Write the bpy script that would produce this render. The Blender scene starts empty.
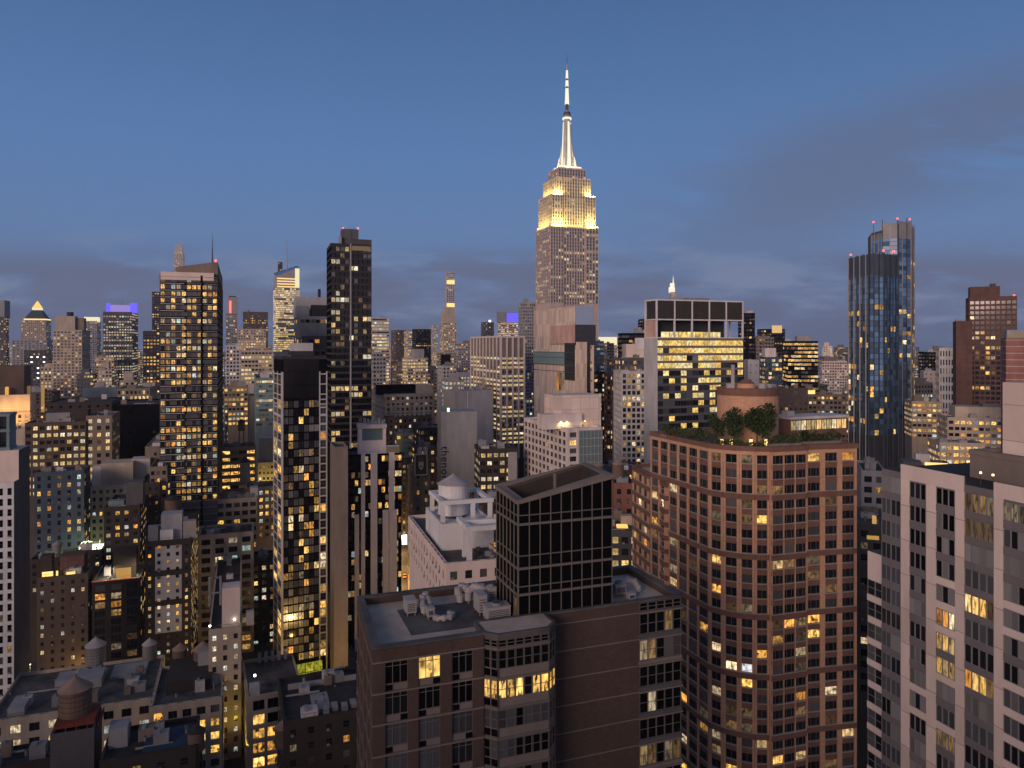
import bpy, bmesh, math, random
from mathutils import Vector
random.seed(7)
sc = bpy.context.scene
COL = sc.collection
R = math.radians
# ------------------------------------------------------------------ camera, sky, sun, exposure
F, CX, HY, CZ = 740.0, 512.0, 345.0, 120.0
cam = bpy.data.cameras.new('camera'); cam.sensor_width = 36; cam.lens = 36*F/1024
cam.shift_y = -(384-HY)/1024; cam.clip_start = 1; cam.clip_end = 40000
camo = bpy.data.objects.new('camera', cam); COL.objects.link(camo)
camo.location = (0, 0, CZ); camo.rotation_euler = (R(90), 0, 0); sc.camera = camo
sc.view_settings.view_transform = 'Standard'; sc.view_settings.look = 'None'
sc.view_settings.exposure = 0.05; sc.view_settings.gamma = 1.0
sc.render.engine = 'CYCLES'
sc.cycles.use_denoising = True; sc.cycles.max_bounces = 5; sc.cycles.diffuse_bounces = 3
sc.cycles.glossy_bounces = 2; sc.cycles.transmission_bounces = 2; sc.cycles.volume_bounces = 0
sc.cycles.sample_clamp_indirect = 3.0; sc.cycles.caustics_reflective = False; sc.cycles.caustics_refractive = False

SUN_EL, SUN_AZ = 13.0, 207.0          # azimuth clockwise from +Y: glow low behind the camera, to the left
w = bpy.data.worlds.new('World'); sc.world = w; w.use_nodes = True
nt = w.node_tree; N_ = nt.nodes; L_ = nt.links
bg = N_['Background']
def wn(t, **k):
    n = N_.new(t)
    for a, b in k.items(): setattr(n, a, b)
    return n
def wm(op, a, b=None, c=None, clamp=False):
    n = wn('ShaderNodeMath', operation=op, use_clamp=clamp)
    for i, x in enumerate((a, b, c)):
        if x is None: continue
        if isinstance(x, (int, float)): n.inputs[i].default_value = x
        else: L_.new(x, n.inputs[i])
    return n.outputs[0]
def wmix(f, a, b):
    n = wn('ShaderNodeMix', data_type='RGBA')
    for i, x in ((0, f), (6, a), (7, b)):
        if isinstance(x, (int, float)): n.inputs[i].default_value = x
        elif isinstance(x, tuple): n.inputs[i].default_value = (*x, 1)
        else: L_.new(x, n.inputs[i])
    return n.outputs[2]
sky = wn('ShaderNodeTexSky', sky_type='NISHITA'); sky.sun_disc = False
sky.sun_elevation = R(0.5); sky.sun_rotation = R(SUN_AZ)
tc = wn('ShaderNodeTexCoord'); sx = wn('ShaderNodeSeparateXYZ'); L_.new(tc.outputs['Generated'], sx.inputs[0])
X, Y, Z = sx.outputs
el = wm('MAXIMUM', Z, 0.0)
ramp = wn('ShaderNodeValToRGB'); L_.new(el, ramp.inputs[0])
cr = ramp.color_ramp
cr.elements[0].color = (.104, .150, .262, 1); cr.elements[1].color = (.085, .105, .15, 1)
for p, c in ((.06, (.108, .170, .315)), (.14, (.102, .198, .400)), (.24, (.086, .190, .415)), (.42, (.055, .132, .305))):
    e = cr.elements.new(p); e.color = (*c, 1)
# clouds: streaks laid out by direction
yy = wm('MAXIMUM', Y, 0.08)
tx = wm('DIVIDE', X, yy); tz = wm('DIVIDE', Z, yy)
cv = wn('ShaderNodeCombineXYZ'); L_.new(wm('MULTIPLY', tx, 2.2), cv.inputs[0]); L_.new(wm('MULTIPLY', tz, 9.0), cv.inputs[1])
nz = wn('ShaderNodeTexNoise'); nz.inputs['Scale'].default_value = 1.6; nz.inputs['Detail'].default_value = 7; nz.inputs['Roughness'].default_value = .55
nz.inputs['Distortion'].default_value = .35
L_.new(cv.outputs[0], nz.inputs['Vector'])
def sm(x, lo, hi):
    n = wn('ShaderNodeMapRange', interpolation_type='SMOOTHSTEP'); L_.new(x, n.inputs[0])
    n.inputs[1].default_value = lo; n.inputs[2].default_value = hi; return n.outputs[0]
cv2 = wn('ShaderNodeCombineXYZ'); L_.new(wm('MULTIPLY', tx, 6.5), cv2.inputs[0]); L_.new(wm('MULTIPLY', tz, 34.0), cv2.inputs[1])
nz2 = wn('ShaderNodeTexNoise'); nz2.inputs['Scale'].default_value = 1.1; nz2.inputs['Detail'].default_value = 6; nz2.inputs['Roughness'].default_value = .6; L_.new(cv2.outputs[0], nz2.inputs['Vector'])
nse = wm('ADD', wm('MULTIPLY', nz.outputs['Fac'], .62), wm('MULTIPLY', nz2.outputs['Fac'], .38))
north = sm(Y, 0.1, 0.3)
line = wm('ABSOLUTE', wm('SUBTRACT', tz, wm('MULTIPLY_ADD', tx, .30, .105)))
band = wm('MULTIPLY', sm(line, .135, .02), sm(tx, .08, .42))
right = wm('MULTIPLY', wm('MULTIPLY', band, sm(nse, .34, .50)), .8)
low = wm('MULTIPLY', wm('MULTIPLY', sm(tz, .145, .095), sm(nse, .455, .535)), 1.0)
cl = wm('MULTIPLY', wm('MAXIMUM', right, low), north)
base = wmix(wm('MULTIPLY', cl, .9), ramp.outputs[0], (.098, .132, .228))
bright = wm('MULTIPLY', wm('MULTIPLY', sm(tz, .19, .06), sm(nse, .475, .40)), north)
base = wmix(wm('MULTIPLY', bright, .8), base, (.185, .24, .37))
add = wn('ShaderNodeMix', data_type='RGBA', blend_type='ADD'); add.inputs[0].default_value = 0.012
L_.new(base, add.inputs[6]); L_.new(sky.outputs[0], add.inputs[7])
# the warm afterglow low in the sky behind the camera
az = R(SUN_AZ); dotp = wm('ADD', wm('MULTIPLY', X, math.sin(az)), wm('MULTIPLY', Y, math.cos(az)))
glow = wm('MULTIPLY', sm(dotp, -.35, 1.0), sm(Z, .6, .0))
ad2 = wn('ShaderNodeMix', data_type='RGBA', blend_type='ADD'); L_.new(glow, ad2.inputs[0]); L_.new(add.outputs[2], ad2.inputs[6]); ad2.inputs[7].default_value = (.74, .47, .39, 1)
L_.new(ad2.outputs[2], bg.inputs[0]); bg.inputs[1].default_value = 1.0

sl = bpy.data.lights.new('sun', 'SUN'); sl.energy = 2.1; sl.angle = R(24); sl.color = (1.0, .72, .58)
so = bpy.data.objects.new('sun', sl); COL.objects.link(so)
so.rotation_euler = Vector((-math.sin(R(SUN_AZ))*math.cos(R(SUN_EL)), -math.cos(R(SUN_AZ))*math.cos(R(SUN_EL)), -math.sin(R(SUN_EL)))).to_track_quat('-Z', 'Y').to_euler()

# ------------------------------------------------------------------ materials
MATS = {}
def wallmat(name, col, var=.18, rough=.85, kind='plain', spec=.25, col2=None, sx_=1.0, sz_=1.0):
    if name in MATS: return MATS[name]
    m = bpy.data.materials.new(name); m.use_nodes = True; t = m.node_tree; n = t.nodes; l = t.links
    b = n['Principled BSDF']; b.inputs['Roughness'].default_value = rough; b.inputs['Specular IOR Level'].default_value = spec
    tc = n.new('ShaderNodeTexCoord'); mp = n.new('ShaderNodeMapping'); l.new(tc.outputs['Object'], mp.inputs[0])
    mp.inputs['Scale'].default_value = (1, 1, .35)
    nz = n.new('ShaderNodeTexNoise'); nz.inputs['Scale'].default_value = .22; nz.inputs['Detail'].default_value = 8; nz.inputs['Roughness'].default_value = .65
    l.new(mp.outputs[0], nz.inputs['Vector'])
    mr = n.new('ShaderNodeMapRange'); l.new(nz.outputs['Fac'], mr.inputs[0]); mr.inputs[1].default_value = .25; mr.inputs[2].default_value = .75
    mr.inputs[3].default_value = 1-var*1.6; mr.inputs[4].default_value = 1+var
    mx = n.new('ShaderNodeVectorMath'); mx.operation = 'SCALE'; l.new(mr.outputs[0], mx.inputs['Scale'])
    if kind in ('brick', 'panel', 'patch'):
        sp = n.new('ShaderNodeSeparateXYZ'); l.new(tc.outputs['Object'], sp.inputs[0])
        ad = n.new('ShaderNodeMath'); ad.operation = 'ADD'; l.new(sp.outputs[0], ad.inputs[0]); l.new(sp.outputs[1], ad.inputs[1])
        cb = n.new('ShaderNodeCombineXYZ'); l.new(ad.outputs[0], cb.inputs[0]); l.new(sp.outputs[2], cb.inputs[1])
        bt = n.new('ShaderNodeTexBrick'); l.new(cb.outputs[0], bt.inputs['Vector'])
        c2 = col2 or tuple(x*.78 for x in col)
        bt.inputs['Color1'].default_value = (*col, 1); bt.inputs['Color2'].default_value = (*c2, 1)
        bt.inputs['Scale'].default_value = 1.0
        if kind == 'brick':
            bt.inputs['Mortar'].default_value = (*[min(1, x*1.35) for x in col], 1)
            bt.inputs['Brick Width'].default_value = .44; bt.inputs['Row Height'].default_value = .16; bt.inputs['Mortar Size'].default_value = .012
        elif kind == 'panel':
            bt.inputs['Mortar'].default_value = (*[x*.45 for x in col], 1); bt.offset = 0
            bt.inputs['Brick Width'].default_value = 4*sx_; bt.inputs['Row Height'].default_value = 3*sz_; bt.inputs['Mortar Size'].default_value = .05
        else:
            bt.inputs['Mortar'].default_value = (*[x*.8 for x in col], 1)
            bt.inputs['Brick Width'].default_value = 2.4*sx_; bt.inputs['Row Height'].default_value = 9*sz_; bt.inputs['Mortar Size'].default_value = .03
        l.new(bt.outputs['Color'], mx.inputs[0])
    else:
        rgb = n.new('ShaderNodeRGB'); rgb.outputs[0].default_value = (*col, 1); l.new(rgb.outputs[0], mx.inputs[0])
    l.new(mx.outputs[0], b.inputs['Base Color'])
    MATS[name] = m; return m
def glassmat(name, col, rough=.08, metal=0.0, spec=.6, wob=.4):
    m = bpy.data.materials.new(name); m.use_nodes = True; t = m.node_tree; n = t.nodes; l = t.links
    b = n['Principled BSDF']; b.inputs['Roughness'].default_value = rough; b.inputs['Metallic'].default_value = metal
    b.inputs['Specular IOR Level'].default_value = spec
    r = rnd_node(n, l)
    mr = n.new('ShaderNodeMapRange'); l.new(r, mr.inputs[0]); mr.inputs[3].default_value = 1-wob; mr.inputs[4].default_value = 1+wob
    mx = n.new('ShaderNodeVectorMath'); mx.operation = 'SCALE'; mx.inputs[0].default_value = col; l.new(mr.outputs[0], mx.inputs['Scale'])
    l.new(mx.outputs[0], b.inputs['Base Color'])
    MATS[name] = m; return m
def rnd_node(n, l):
    at = n.new('ShaderNodeAttribute'); at.attribute_name = 'rnd'
    oi = n.new('ShaderNodeObjectInfo')
    a = n.new('ShaderNodeMath'); a.operation = 'ADD'; l.new(at.outputs['Fac'], a.inputs[0]); l.new(oi.outputs['Random'], a.inputs[1])
    f = n.new('ShaderNodeMath'); f.operation = 'FRACT'; l.new(a.outputs[0], f.inputs[0]); return f.outputs[0]
def litmat(name, cols, lo, hi, pat=.8, base=(.02, .018, .015)):
    """a lit window: warm room light of a hue and strength of its own, broken up by curtains and furniture"""
    m = bpy.data.materials.new(name); m.use_nodes = True; t = m.node_tree; n = t.nodes; l = t.links
    b = n['Principled BSDF']; b.inputs['Roughness'].default_value = .12; b.inputs['Base Color'].default_value = (*base, 1)
    r = rnd_node(n, l)
    rp = n.new('ShaderNodeValToRGB'); l.new(r, rp.inputs[0]); rp.color_ramp.interpolation = 'CONSTANT'
    for i, c in enumerate(cols):
        e = rp.color_ramp.elements[i] if i < 2 else rp.color_ramp.elements.new(i/len(cols))
        e.position = i/len(cols); e.color = (*c, 1)
    m7 = n.new('ShaderNodeMath'); m7.operation = 'MULTIPLY'; l.new(r, m7.inputs[0]); m7.inputs[1].default_value = 17.31
    fr = n.new('ShaderNodeMath'); fr.operation = 'FRACT'; l.new(m7.outputs[0], fr.inputs[0])
    pw = n.new('ShaderNodeMath'); pw.operation = 'POWER'; l.new(fr.outputs[0], pw.inputs[0]); pw.inputs[1].default_value = 1.6
    mr = n.new('ShaderNodeMapRange'); l.new(pw.outputs[0], mr.inputs[0]); mr.inputs[3].default_value = lo; mr.inputs[4].default_value = hi
    uv = n.new('ShaderNodeUVMap'); uv.uv_map = 'UVMap'
    ad = n.new('ShaderNodeVectorMath'); ad.operation = 'ADD'; l.new(uv.outputs[0], ad.inputs[0])
    m5 = n.new('ShaderNodeMath'); m5.operation = 'MULTIPLY'; l.new(r, m5.inputs[0]); m5.inputs[1].default_value = 91.7
    cb = n.new('ShaderNodeCombineXYZ'); l.new(m5.outputs[0], cb.inputs[0]); l.new(m5.outputs[0], cb.inputs[1]); l.new(cb.outputs[0], ad.inputs[1])
    mpn = n.new('ShaderNodeMapping'); l.new(ad.outputs[0], mpn.inputs[0]); mpn.inputs['Scale'].default_value = (3.2, 1.9, 1)
    nz = n.new('ShaderNodeTexNoise'); nz.inputs['Scale'].default_value = .8; nz.inputs['Detail'].default_value = 1; l.new(mpn.outputs[0], nz.inputs['Vector'])
    vo = n.new('ShaderNodeTexVoronoi'); vo.distance = 'CHEBYCHEV'; l.new(mpn.outputs[0], vo.inputs['Vector']); vo.inputs['Scale'].default_value = 1.25
    sv = n.new('ShaderNodeSeparateColor'); l.new(vo.outputs['Color'], sv.inputs[0])
    mv = n.new('ShaderNodeMath'); mv.operation = 'MULTIPLY_ADD'; l.new(sv.outputs[0], mv.inputs[0]); mv.inputs[1].default_value = .36
    l.new(nz.outputs['Fac'], mv.inputs[2])
    pr = n.new('ShaderNodeMapRange'); l.new(mv.outputs[0], pr.inputs[0]); pr.inputs[1].default_value = .45; pr.inputs[2].default_value = .88
    pr.inputs[3].default_value = max(1-pat, .04); pr.inputs[4].default_value = 1+pat*.6
    mm = n.new('ShaderNodeMath'); mm.operation = 'MULTIPLY'; l.new(mr.outputs[0], mm.inputs[0]); l.new(pr.outputs[0], mm.inputs[1])
    l.new(rp.outputs[0], b.inputs['Emission Color']); l.new(mm.outputs[0], b.inputs['Emission Strength'])
    m.cycles.emission_sampling = 'NONE'
    MATS[name] = m; return m
def emit(name, col, s, sample=False):
    m = bpy.data.materials.new(name); m.use_nodes = True
    b = m.node_tree.nodes['Principled BSDF']; b.inputs['Base Color'].default_value = (.05, .05, .05, 1)
    b.inputs['Emission Color'].default_value = (*col, 1); b.inputs['Emission Strength'].default_value = s
    if not sample: m.cycles.emission_sampling = 'NONE'
    MATS[name] = m; return m
glassmat('glass_dark', (.012, .013, .016)); glassmat('glass_black', (.004, .004, .005), rough=.15, spec=.3)
glassmat('glass_blind', (.075, .073, .072), rough=.3, spec=.4); glassmat('glass_curtain', (.17, .165, .16), rough=.3, spec=.4); glassmat('glass_grey', (.06, .063, .07), rough=.2)
glassmat('glass_blue', (.09, .18, .28), rough=.05, metal=.6, spec=.8, wob=.6); glassmat('glass_teal', (.13, .2, .2), rough=.25, wob=.3)
glassmat('glass_mirror', (.35, .42, .48), rough=.05, metal=.9, wob=.25)
litmat('lit_warm', [(1, .50, .11), (1, .58, .17), (1, .40, .08), (1, .66, .28), (1, .54, .14), (1, .76, .44), (1, .56, .13)], .28, 1.3)
litmat('lit_office', [(1, .72, .33), (1, .66, .25), (1, .78, .44), (1, .62, .22), (1, .86, .62)], .35, 1.05, pat=.6)
litmat('lit_pale', [(1, .8, .5), (1, .72, .4), (.95, .9, .75), (1, .66, .3), (.8, .95, .8)], .3, .95, pat=.7)
litmat('lit_cool', [(.75, .88, 1), (.7, 1, .85), (.95, .95, 1)], .25, .8, pat=.7)
litmat('lit_dim', [(1, .55, .22), (1, .65, .3), (.9, .5, .2), (1, .75, .45)], .04, .26, pat=.8)
litmat('lit_big', [(1, .52, .11), (1, .58, .16), (1, .46, .09)], .6, 1.3, pat=1.25)
emit('lamp_white', (1, .93, .8), 6); emit('lamp_warm', (1, .6, .22), 5); emit('lamp_red', (1, .06, .04), 5); emit('lamp_green', (.45, 1, .55), 3)
emit('crown_blue', (.10, .08, 1), 1.3); emit('crown_violet', (.38, .28, .85), .7); emit('crown_gold', (1, .62, .12), 1.1); emit('crown_pale', (1, .9, .55), .9)
emit('mast_light', (1, .93, .70), 1.0); emit('sign_white', (.85, .95, 1), 2.5); emit('terrace_gold', (1, .66, .2), 1.4)
W = wallmat
W('pink_concrete', (.68, .555, .475), kind='panel', sx_=1, sz_=1.5, var=.1); W('pink_plain', (.62, .505, .44), var=.12)
W('beige', (.40, .335, .265)); W('beige_dark', (.19, .155, .12)); W('stone', (.36, .31, .25), var=.25)
W('grey', (.26, .26, .27)); W('grey_light', (.42, .41, .41)); W('white', (.60, .585, .57)); W('white_pink', (.58, .51, .48))
W('brown', (.085, .062, .048)); W('brown_dark', (.040, .033, .029)); W('brick_red', (.22, .095, .07), kind='brick'); W('brick_brown', (.076, .051, .040), kind='brick', var=.15)
W('brick_pink', (.50, .285, .175), kind='brick', var=.14); W('brick_band', (.17, .092, .066), kind='brick', var=.14)
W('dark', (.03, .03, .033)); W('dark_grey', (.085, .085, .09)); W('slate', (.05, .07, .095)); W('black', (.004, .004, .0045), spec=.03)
W('roof_grey', (.095, .09, .086), var=.5); W('roof_pale', (.43, .345, .28), var=.25); W('roof_dark', (.035, .033, .032), var=.4); W('roof_light', (.46, .44, .43), var=.3)
W('metal_light', (.33, .31, .30), rough=.5); W('metal_grey', (.22, .22, .225), rough=.5); W('metal_dark', (.06, .06, .062), rough=.5)
W('mullion', (.135, .122, .105), rough=.5, var=.05); W('taupe', (.175, .145, .125)); W('spandrel_grey', (.15, .135, .135), var=.1)
W('wood', (.16, .105, .075), var=.3); W('wood_roof', (.26, .18, .14), var=.25); W('tank_grey', (.20, .19, .18), var=.25); W('rust', (.16, .035, .022), var=.3)
W('limestone', (.44, .36, .32), var=.1); W('teal_wall', (.16, .22, .23)); W('copper', (.12, .21, .20))
W('patch_beige', (.70, .57, .45), kind='patch', col2=(.46, .36, .29), var=.12); W('pink_panel', (.54, .36, .30), kind='patch', col2=(.44, .27, .23))  # on the patchwork tower these colours hold the sunset reflected in its glass
W('foliage', (.035, .055, .02), var=.5); W('foliage_light', (.07, .10, .035), var=.4); W('bark', (.06, .045, .03))
W('asphalt', (.05, .05, .052), var=.3); W('pavement', (.2, .195, .19), var=.2); W('paint_white', (.75, .75, .72)); W('car_paint', (.05, .05, .06), rough=.3)
W('car_yellow', (.6, .36, .03), rough=.3); W('stripe_pink', (.74, .64, .60), var=.08); W('blue_tarp', (.03, .05, .09))
W('maroon', (.125, .068, .055), kind='panel', sx_=.8, sz_=1); W('brick_row', (.28, .13, .105), kind='panel', sx_=6, sz_=1.0)

# ------------------------------------------------------------------ mesh building
def frame2(O, u):
    """face frame: along u, out of the wall, up"""
    ux, uy = u; nx, ny = uy, -ux
    return lambda a, o, z: (O[0]+a*ux+o*nx, O[1]+a*uy+o*ny, z)
ID = frame2((0, 0), (1, 0))
class MB:
    def __init__(s): s.v = []; s.f = []; s.m = []; s.uv = []; s.r = []; s.names = []
    def mi(s, name):
        if name not in s.names: s.names.append(name)
        return s.names.index(name)
    def quad(s, ps, m, uv=False, r=0.0):
        b = len(s.v); s.v += ps; s.f.append(tuple(range(b, b+len(ps)))); s.m.append(s.mi(m)); s.r.append(r)
        s.uv += [(0, 0), (1, 0), (1, 1), (0, 1)] if uv and len(ps) == 4 else [(0, 0)]*len(ps)
    def box(s, a0, a1, o0, o1, z0, z1, m, T=None):
        """a along, o outward, z up (o0<o1)"""
        T = T or ID
        p = [T(a0, o1, z0), T(a1, o1, z0), T(a1, o0, z0), T(a0, o0, z0), T(a0, o1, z1), T(a1, o1, z1), T(a1, o0, z1), T(a0, o0, z1)]
        for q in ((0, 1, 5, 4), (1, 2, 6, 5), (2, 3, 7, 6), (3, 0, 4, 7), (4, 5, 6, 7), (3, 2, 1, 0)): s.quad([p[i] for i in q], m)
    def xbox(s, x0, x1, y0, y1, z0, z1, m): s.box(x0, x1, -y1, -y0, z0, z1, m)
    def prism(s, poly, z0, z1, m, top=True, mtop=None):
        n = len(poly)
        for i in range(n):
            a, b = poly[i], poly[(i+1) % n]
            s.quad([(*a, z0), (*b, z0), (*b, z1), (*a, z1)], m)
        if top: s.quad([(*p, z1) for p in poly], mtop or m)
    def ring(s, poly, inner, z0, z1, m):
        """parapet: outer wall above z0, coping, inner wall"""
        n = len(poly)
        for i in range(n):
            j = (i+1) % n; a, b, c, d = poly[i], poly[j], inner[j], inner[i]
            s.quad([(*a, z0), (*b, z0), (*b, z1), (*a, z1)], m); s.quad([(*a, z1), (*b, z1), (*c, z1), (*d, z1)], m)
            s.quad([(*c, z0), (*d, z0), (*d, z1), (*c, z1)], m)
    def cyl(s, cx, cy, z0, z1, r0, r1, m, n=16, cap=True):
        p0 = [(cx+r0*math.cos(2*math.pi*i/n), cy+r0*math.sin(2*math.pi*i/n), z0) for i in range(n)]
        p1 = [(cx+r1*math.cos(2*math.pi*i/n), cy+r1*math.sin(2*math.pi*i/n), z1) for i in range(n)]
        for i in range(n):
            j = (i+1) % n; s.quad([p0[i], p0[j], p1[j], p1[i]], m)
        if cap and r1 > .01: s.quad(p1, m)
        if cap and r0 > .01: s.quad(p0[::-1], m)
    def tube(s, a, b, r, m, n=6):
        a = Vector(a); b = Vector(b); d = (b-a).normalized(); u = d.orthogonal().normalized(); v = d.cross(u)
        c = [[tuple(p+u*(r*math.cos(2*math.pi*i/n))+v*(r*math.sin(2*math.pi*i/n))) for i in range(n)] for p in (a, b)]
        for i in range(n):
            j = (i+1) % n; s.quad([c[0][i], c[0][j], c[1][j], c[1][i]], m)
        s.quad(c[1], m); s.quad(c[0][::-1], m)
    def mesh(s, name):
        me = bpy.data.meshes.new(name); me.from_pydata(s.v, [], s.f)
        for nm in s.names: me.materials.append(MATS[nm])
        me.polygons.foreach_set('material_index', s.m)
        uvl = me.uv_layers.new(name='UVMap'); flat = [c for q in s.uv for c in q]; uvl.data.foreach_set('uv', flat)
        at = me.attributes.new('rnd', 'FLOAT', 'FACE'); at.data.foreach_set('value', s.r)
        me.update(); return me
    def build(s, name, parent=None, loc=(0, 0, 0), smooth=False):
        if not s.f: return None
        me = s.mesh(name)
        if smooth: me.polygons.foreach_set('use_smooth', [True]*len(me.polygons))
        return link(name, me, parent, loc)
def link(name, data, parent=None, loc=(0, 0, 0), rz=0.0):
    o = bpy.data.objects.new(name, data); COL.objects.link(o); o.location = loc
    if rz: o.rotation_euler = (0, 0, rz)
    if parent: o.parent = parent
    return o
def tag(o, label=None, cat=None, group=None, kind=None):
    for k, v in (('label', label), ('category', cat), ('group', group), ('kind', kind)):
        if v: o[k] = v
    return o
def thing(name, label, cat, loc=(0, 0, 0), rz=0.0, group=None):
    o = link(name, None, None, loc, rz); o.empty_display_size = .5
    return tag(o, label, cat, group)
def inset(poly, d):
    n = len(poly); out = []
    for i in range(n):
        p0, p1, p2 = Vector(poly[i-1]), Vector(poly[i]), Vector(poly[(i+1) % n])
        a = (p1-p0).normalized(); b = (p2-p1).normalized()
        na = Vector((-a.y, a.x)); nb = Vector((-b.y, b.x)); k = na+nb
        den = 1+na.dot(nb)
        q = p1 + k*(d/max(den, .3)); out.append((q.x, q.y))
    return out
# picture measurements -> world
def pt(px, D): return ((px-CX)/F*D, D)
def zz(py, D): return CZ-(py-HY)/F*D
def along(C, d, px):
    """distance from C along unit d at which the line shows at column px"""
    k = (px-CX)/F
    return (k*C[1]-C[0])/(d[0]-k*d[1])
GR = R(20)

# ------------------------------------------------------------------ windows
WCACHE = {}
def win_geo(mb, T, a, z, w_, h, sty, pm, r, fm='metal_dark'):
    """one window: pane and (unless far) frame, mullions, sill. a,z = lower left"""
    o = .03
    mb.quad([T(a, o, z), T(a+w_, o, z), T(a+w_, o, z+h), T(a, o, z+h)], pm, True, r)
    if sty == 0: return
    f = .05
    mb.box(a, a+f, o+.01, .10, z, z+h, fm, T); mb.box(a+w_-f, a+w_, o+.01, .10, z, z+h, fm, T)
    mb.box(a+f, a+w_-f, o+.01, .10, z+h-f, z+h, fm, T); mb.box(a+f, a+w_-f, o+.01, .10, z, z+f, fm, T)
    if sty == 1:                                      # double hung
        mb.box(a+f, a+w_-f, o+.01, .085, z+h*.5-.03, z+h*.5+.03, fm, T)
    elif sty in (2, 3, 4):                            # 2/3/4 lights
        for k in range(1, sty):
            x = a+w_*k/sty; mb.box(x-.035, x+.035, o+.01, .085, z+f, z+h-f, fm, T)
    elif sty == 5:                                    # wide light with two narrow ones and a transom
        for k in (.28, .72):
            x = a+w_*k; mb.box(x-.035, x+.035, o+.01, .085, z+f, z+h-f, fm, T)
    elif sty == 6:                                    # three lights with transom
        for k in (1/3, 2/3):
            x = a+w_*k; mb.box(x-.035, x+.035, o+.01, .085, z+f, z+h-f, fm, T)
        mb.box(a+f, a+w_-f, o+.01, .08, z+h*.78, z+h*.78+.06, fm, T)
class Wins:
    """collects the windows of one building; the largest in the picture become parts, the rest one field"""
    def __init__(s, root): s.root = root; s.l = []
    def add(s, O, u, a, z, w_, h, sty, pm, fm='metal_dark'):
        rz = s.root.rotation_euler.z; c, sn = math.cos(rz), math.sin(rz)
        lx, ly = O[0]+(a+w_/2)*u[0], O[1]+(a+w_/2)*u[1]
        X_, Y_ = s.root.location.x+lx*c-ly*sn, s.root.location.y+lx*sn+ly*c
        if Y_ < 5: return
        nx, ny = u[1], -u[0]; NX, NY = nx*c-ny*sn, nx*sn+ny*c
        dist = math.hypot(X_, Y_); cs = -(NX*X_+NY*Y_)/dist
        px = CX+F*X_/Y_; py = HY-F*(z+h/2-CZ)/Y_
        if px < -60 or px > 1090 or py > 815: return
        area = w_*h*max(cs, 0)*(F/Y_)**2
        s.l.append((area, O, u, a, z, w_, h, sty, pm, fm))
    def flush(s, thr=20, name='window'):
        s.l.sort(key=lambda q: -q[0])
        ind = [q for q in s.l if q[0] >= thr][:100]; rest = s.l[len(ind):]
        for q in ind:
            area, O, u, a, z, w_, h, sty, pm, fm = q
            key = (round(w_, 2), round(h, 2), sty, pm, fm)
            if key not in WCACHE:
                mb = MB(); win_geo(mb, ID, 0, 0, key[0], key[1], sty, pm, 0.0, fm); WCACHE[key] = mb.mesh(name)
            link(name, WCACHE[key], s.root, (O[0]+a*u[0], O[1]+a*u[1], z), math.atan2(u[1], u[0]))
        if rest:
            mb = MB(); near = rest[0][0] > 10
            for area, O, u, a, z, w_, h, sty, pm, fm in rest:
                win_geo(mb, frame2(O, u), a, z, w_, h, sty if area > 5 else 0, pm, random.random(), fm)
            o = mb.build('window_field', s.root); o['kind'] = 'stuff'
def pick(lit, blind=.25, lm='lit_warm', dk='glass_dark', bl='glass_blind'):
    x = random.random()
    if x < lit:
        if lm == 'lit_warm': y = random.random(); return 'lit_pale' if y < .14 else 'lit_cool' if y < .18 else lm
        return lm
    if x < lit+(1-lit)*.10: return 'lit_dim'
    return bl if random.random() < blind else dk
def grid_cols(L, bw, ww, m=0.0):
    n = max(1, int(round((L-2*m)/bw))); b = (L-2*m)/n; ww = min(ww, b) if ww < bw else b
    return [(m+i*b+(b-ww)/2, m+i*b+(b+ww)/2) for i in range(n)]
def facade(wb, wins, O, u, L, z0, z1, bw, fh, ww, wh, lit=.2, dep=.18, wall='beige', band=None, sty=1, blind=.25,
           lm='lit_warm', dk='glass_dark', bl='glass_blind', run=0, gap=1.2, cols=None, fm='metal_dark', thick=0):
    """relief (piers, floor bands) on a wall face plus its windows"""
    T = frame2(O, u)
    cols = cols or grid_cols(L, bw, ww)
    rows = []; z = z1-gap-fh
    while z > z0: rows.append(z+(fh-wh)*.55); z -= fh
    band = band or wall; lit *= 1.15
    if dep > 0 and rows:
        zb = rows[-1]
        xs = [0]+[c for p in cols for c in p]+[L]
        for i in range(0, len(xs), 2):
            if xs[i+1]-xs[i] > .03: wb.box(xs[i], xs[i+1], 0, dep, zb, z1, wall, T)
        tops = [z1]+rows[:-1]
        for k, zr in enumerate(rows):
            wb.box(-.01, L+.01, 0, dep+(.02 if ww < bw else .06), zr+wh, tops[k], band, T)
    for k, zr in enumerate(rows):
        fl = random.random(); state = random.random() < lit
        for i, (a, b) in enumerate(cols):
            if run:
                if random.random() < run: state = random.random() < (lit*1.7 if fl < .55 else lit*.35)
                pm = lm if state else pick(0, blind, lm, dk, bl)
            else: pm = pick(lit*(1.5 if fl < .5 else .5), blind, lm, dk, bl)
            wins.add(O, u, a, zr, b-a, wh, sty, pm, fm)
            if sty == 1 and random.random() < .16: wb.box(a+.2, a+.85, .05, .42, zr-.02, zr+.42, 'metal_grey', T)
HEROES = []      # (px, D, short phrase) used to describe small distant neighbours
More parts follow.
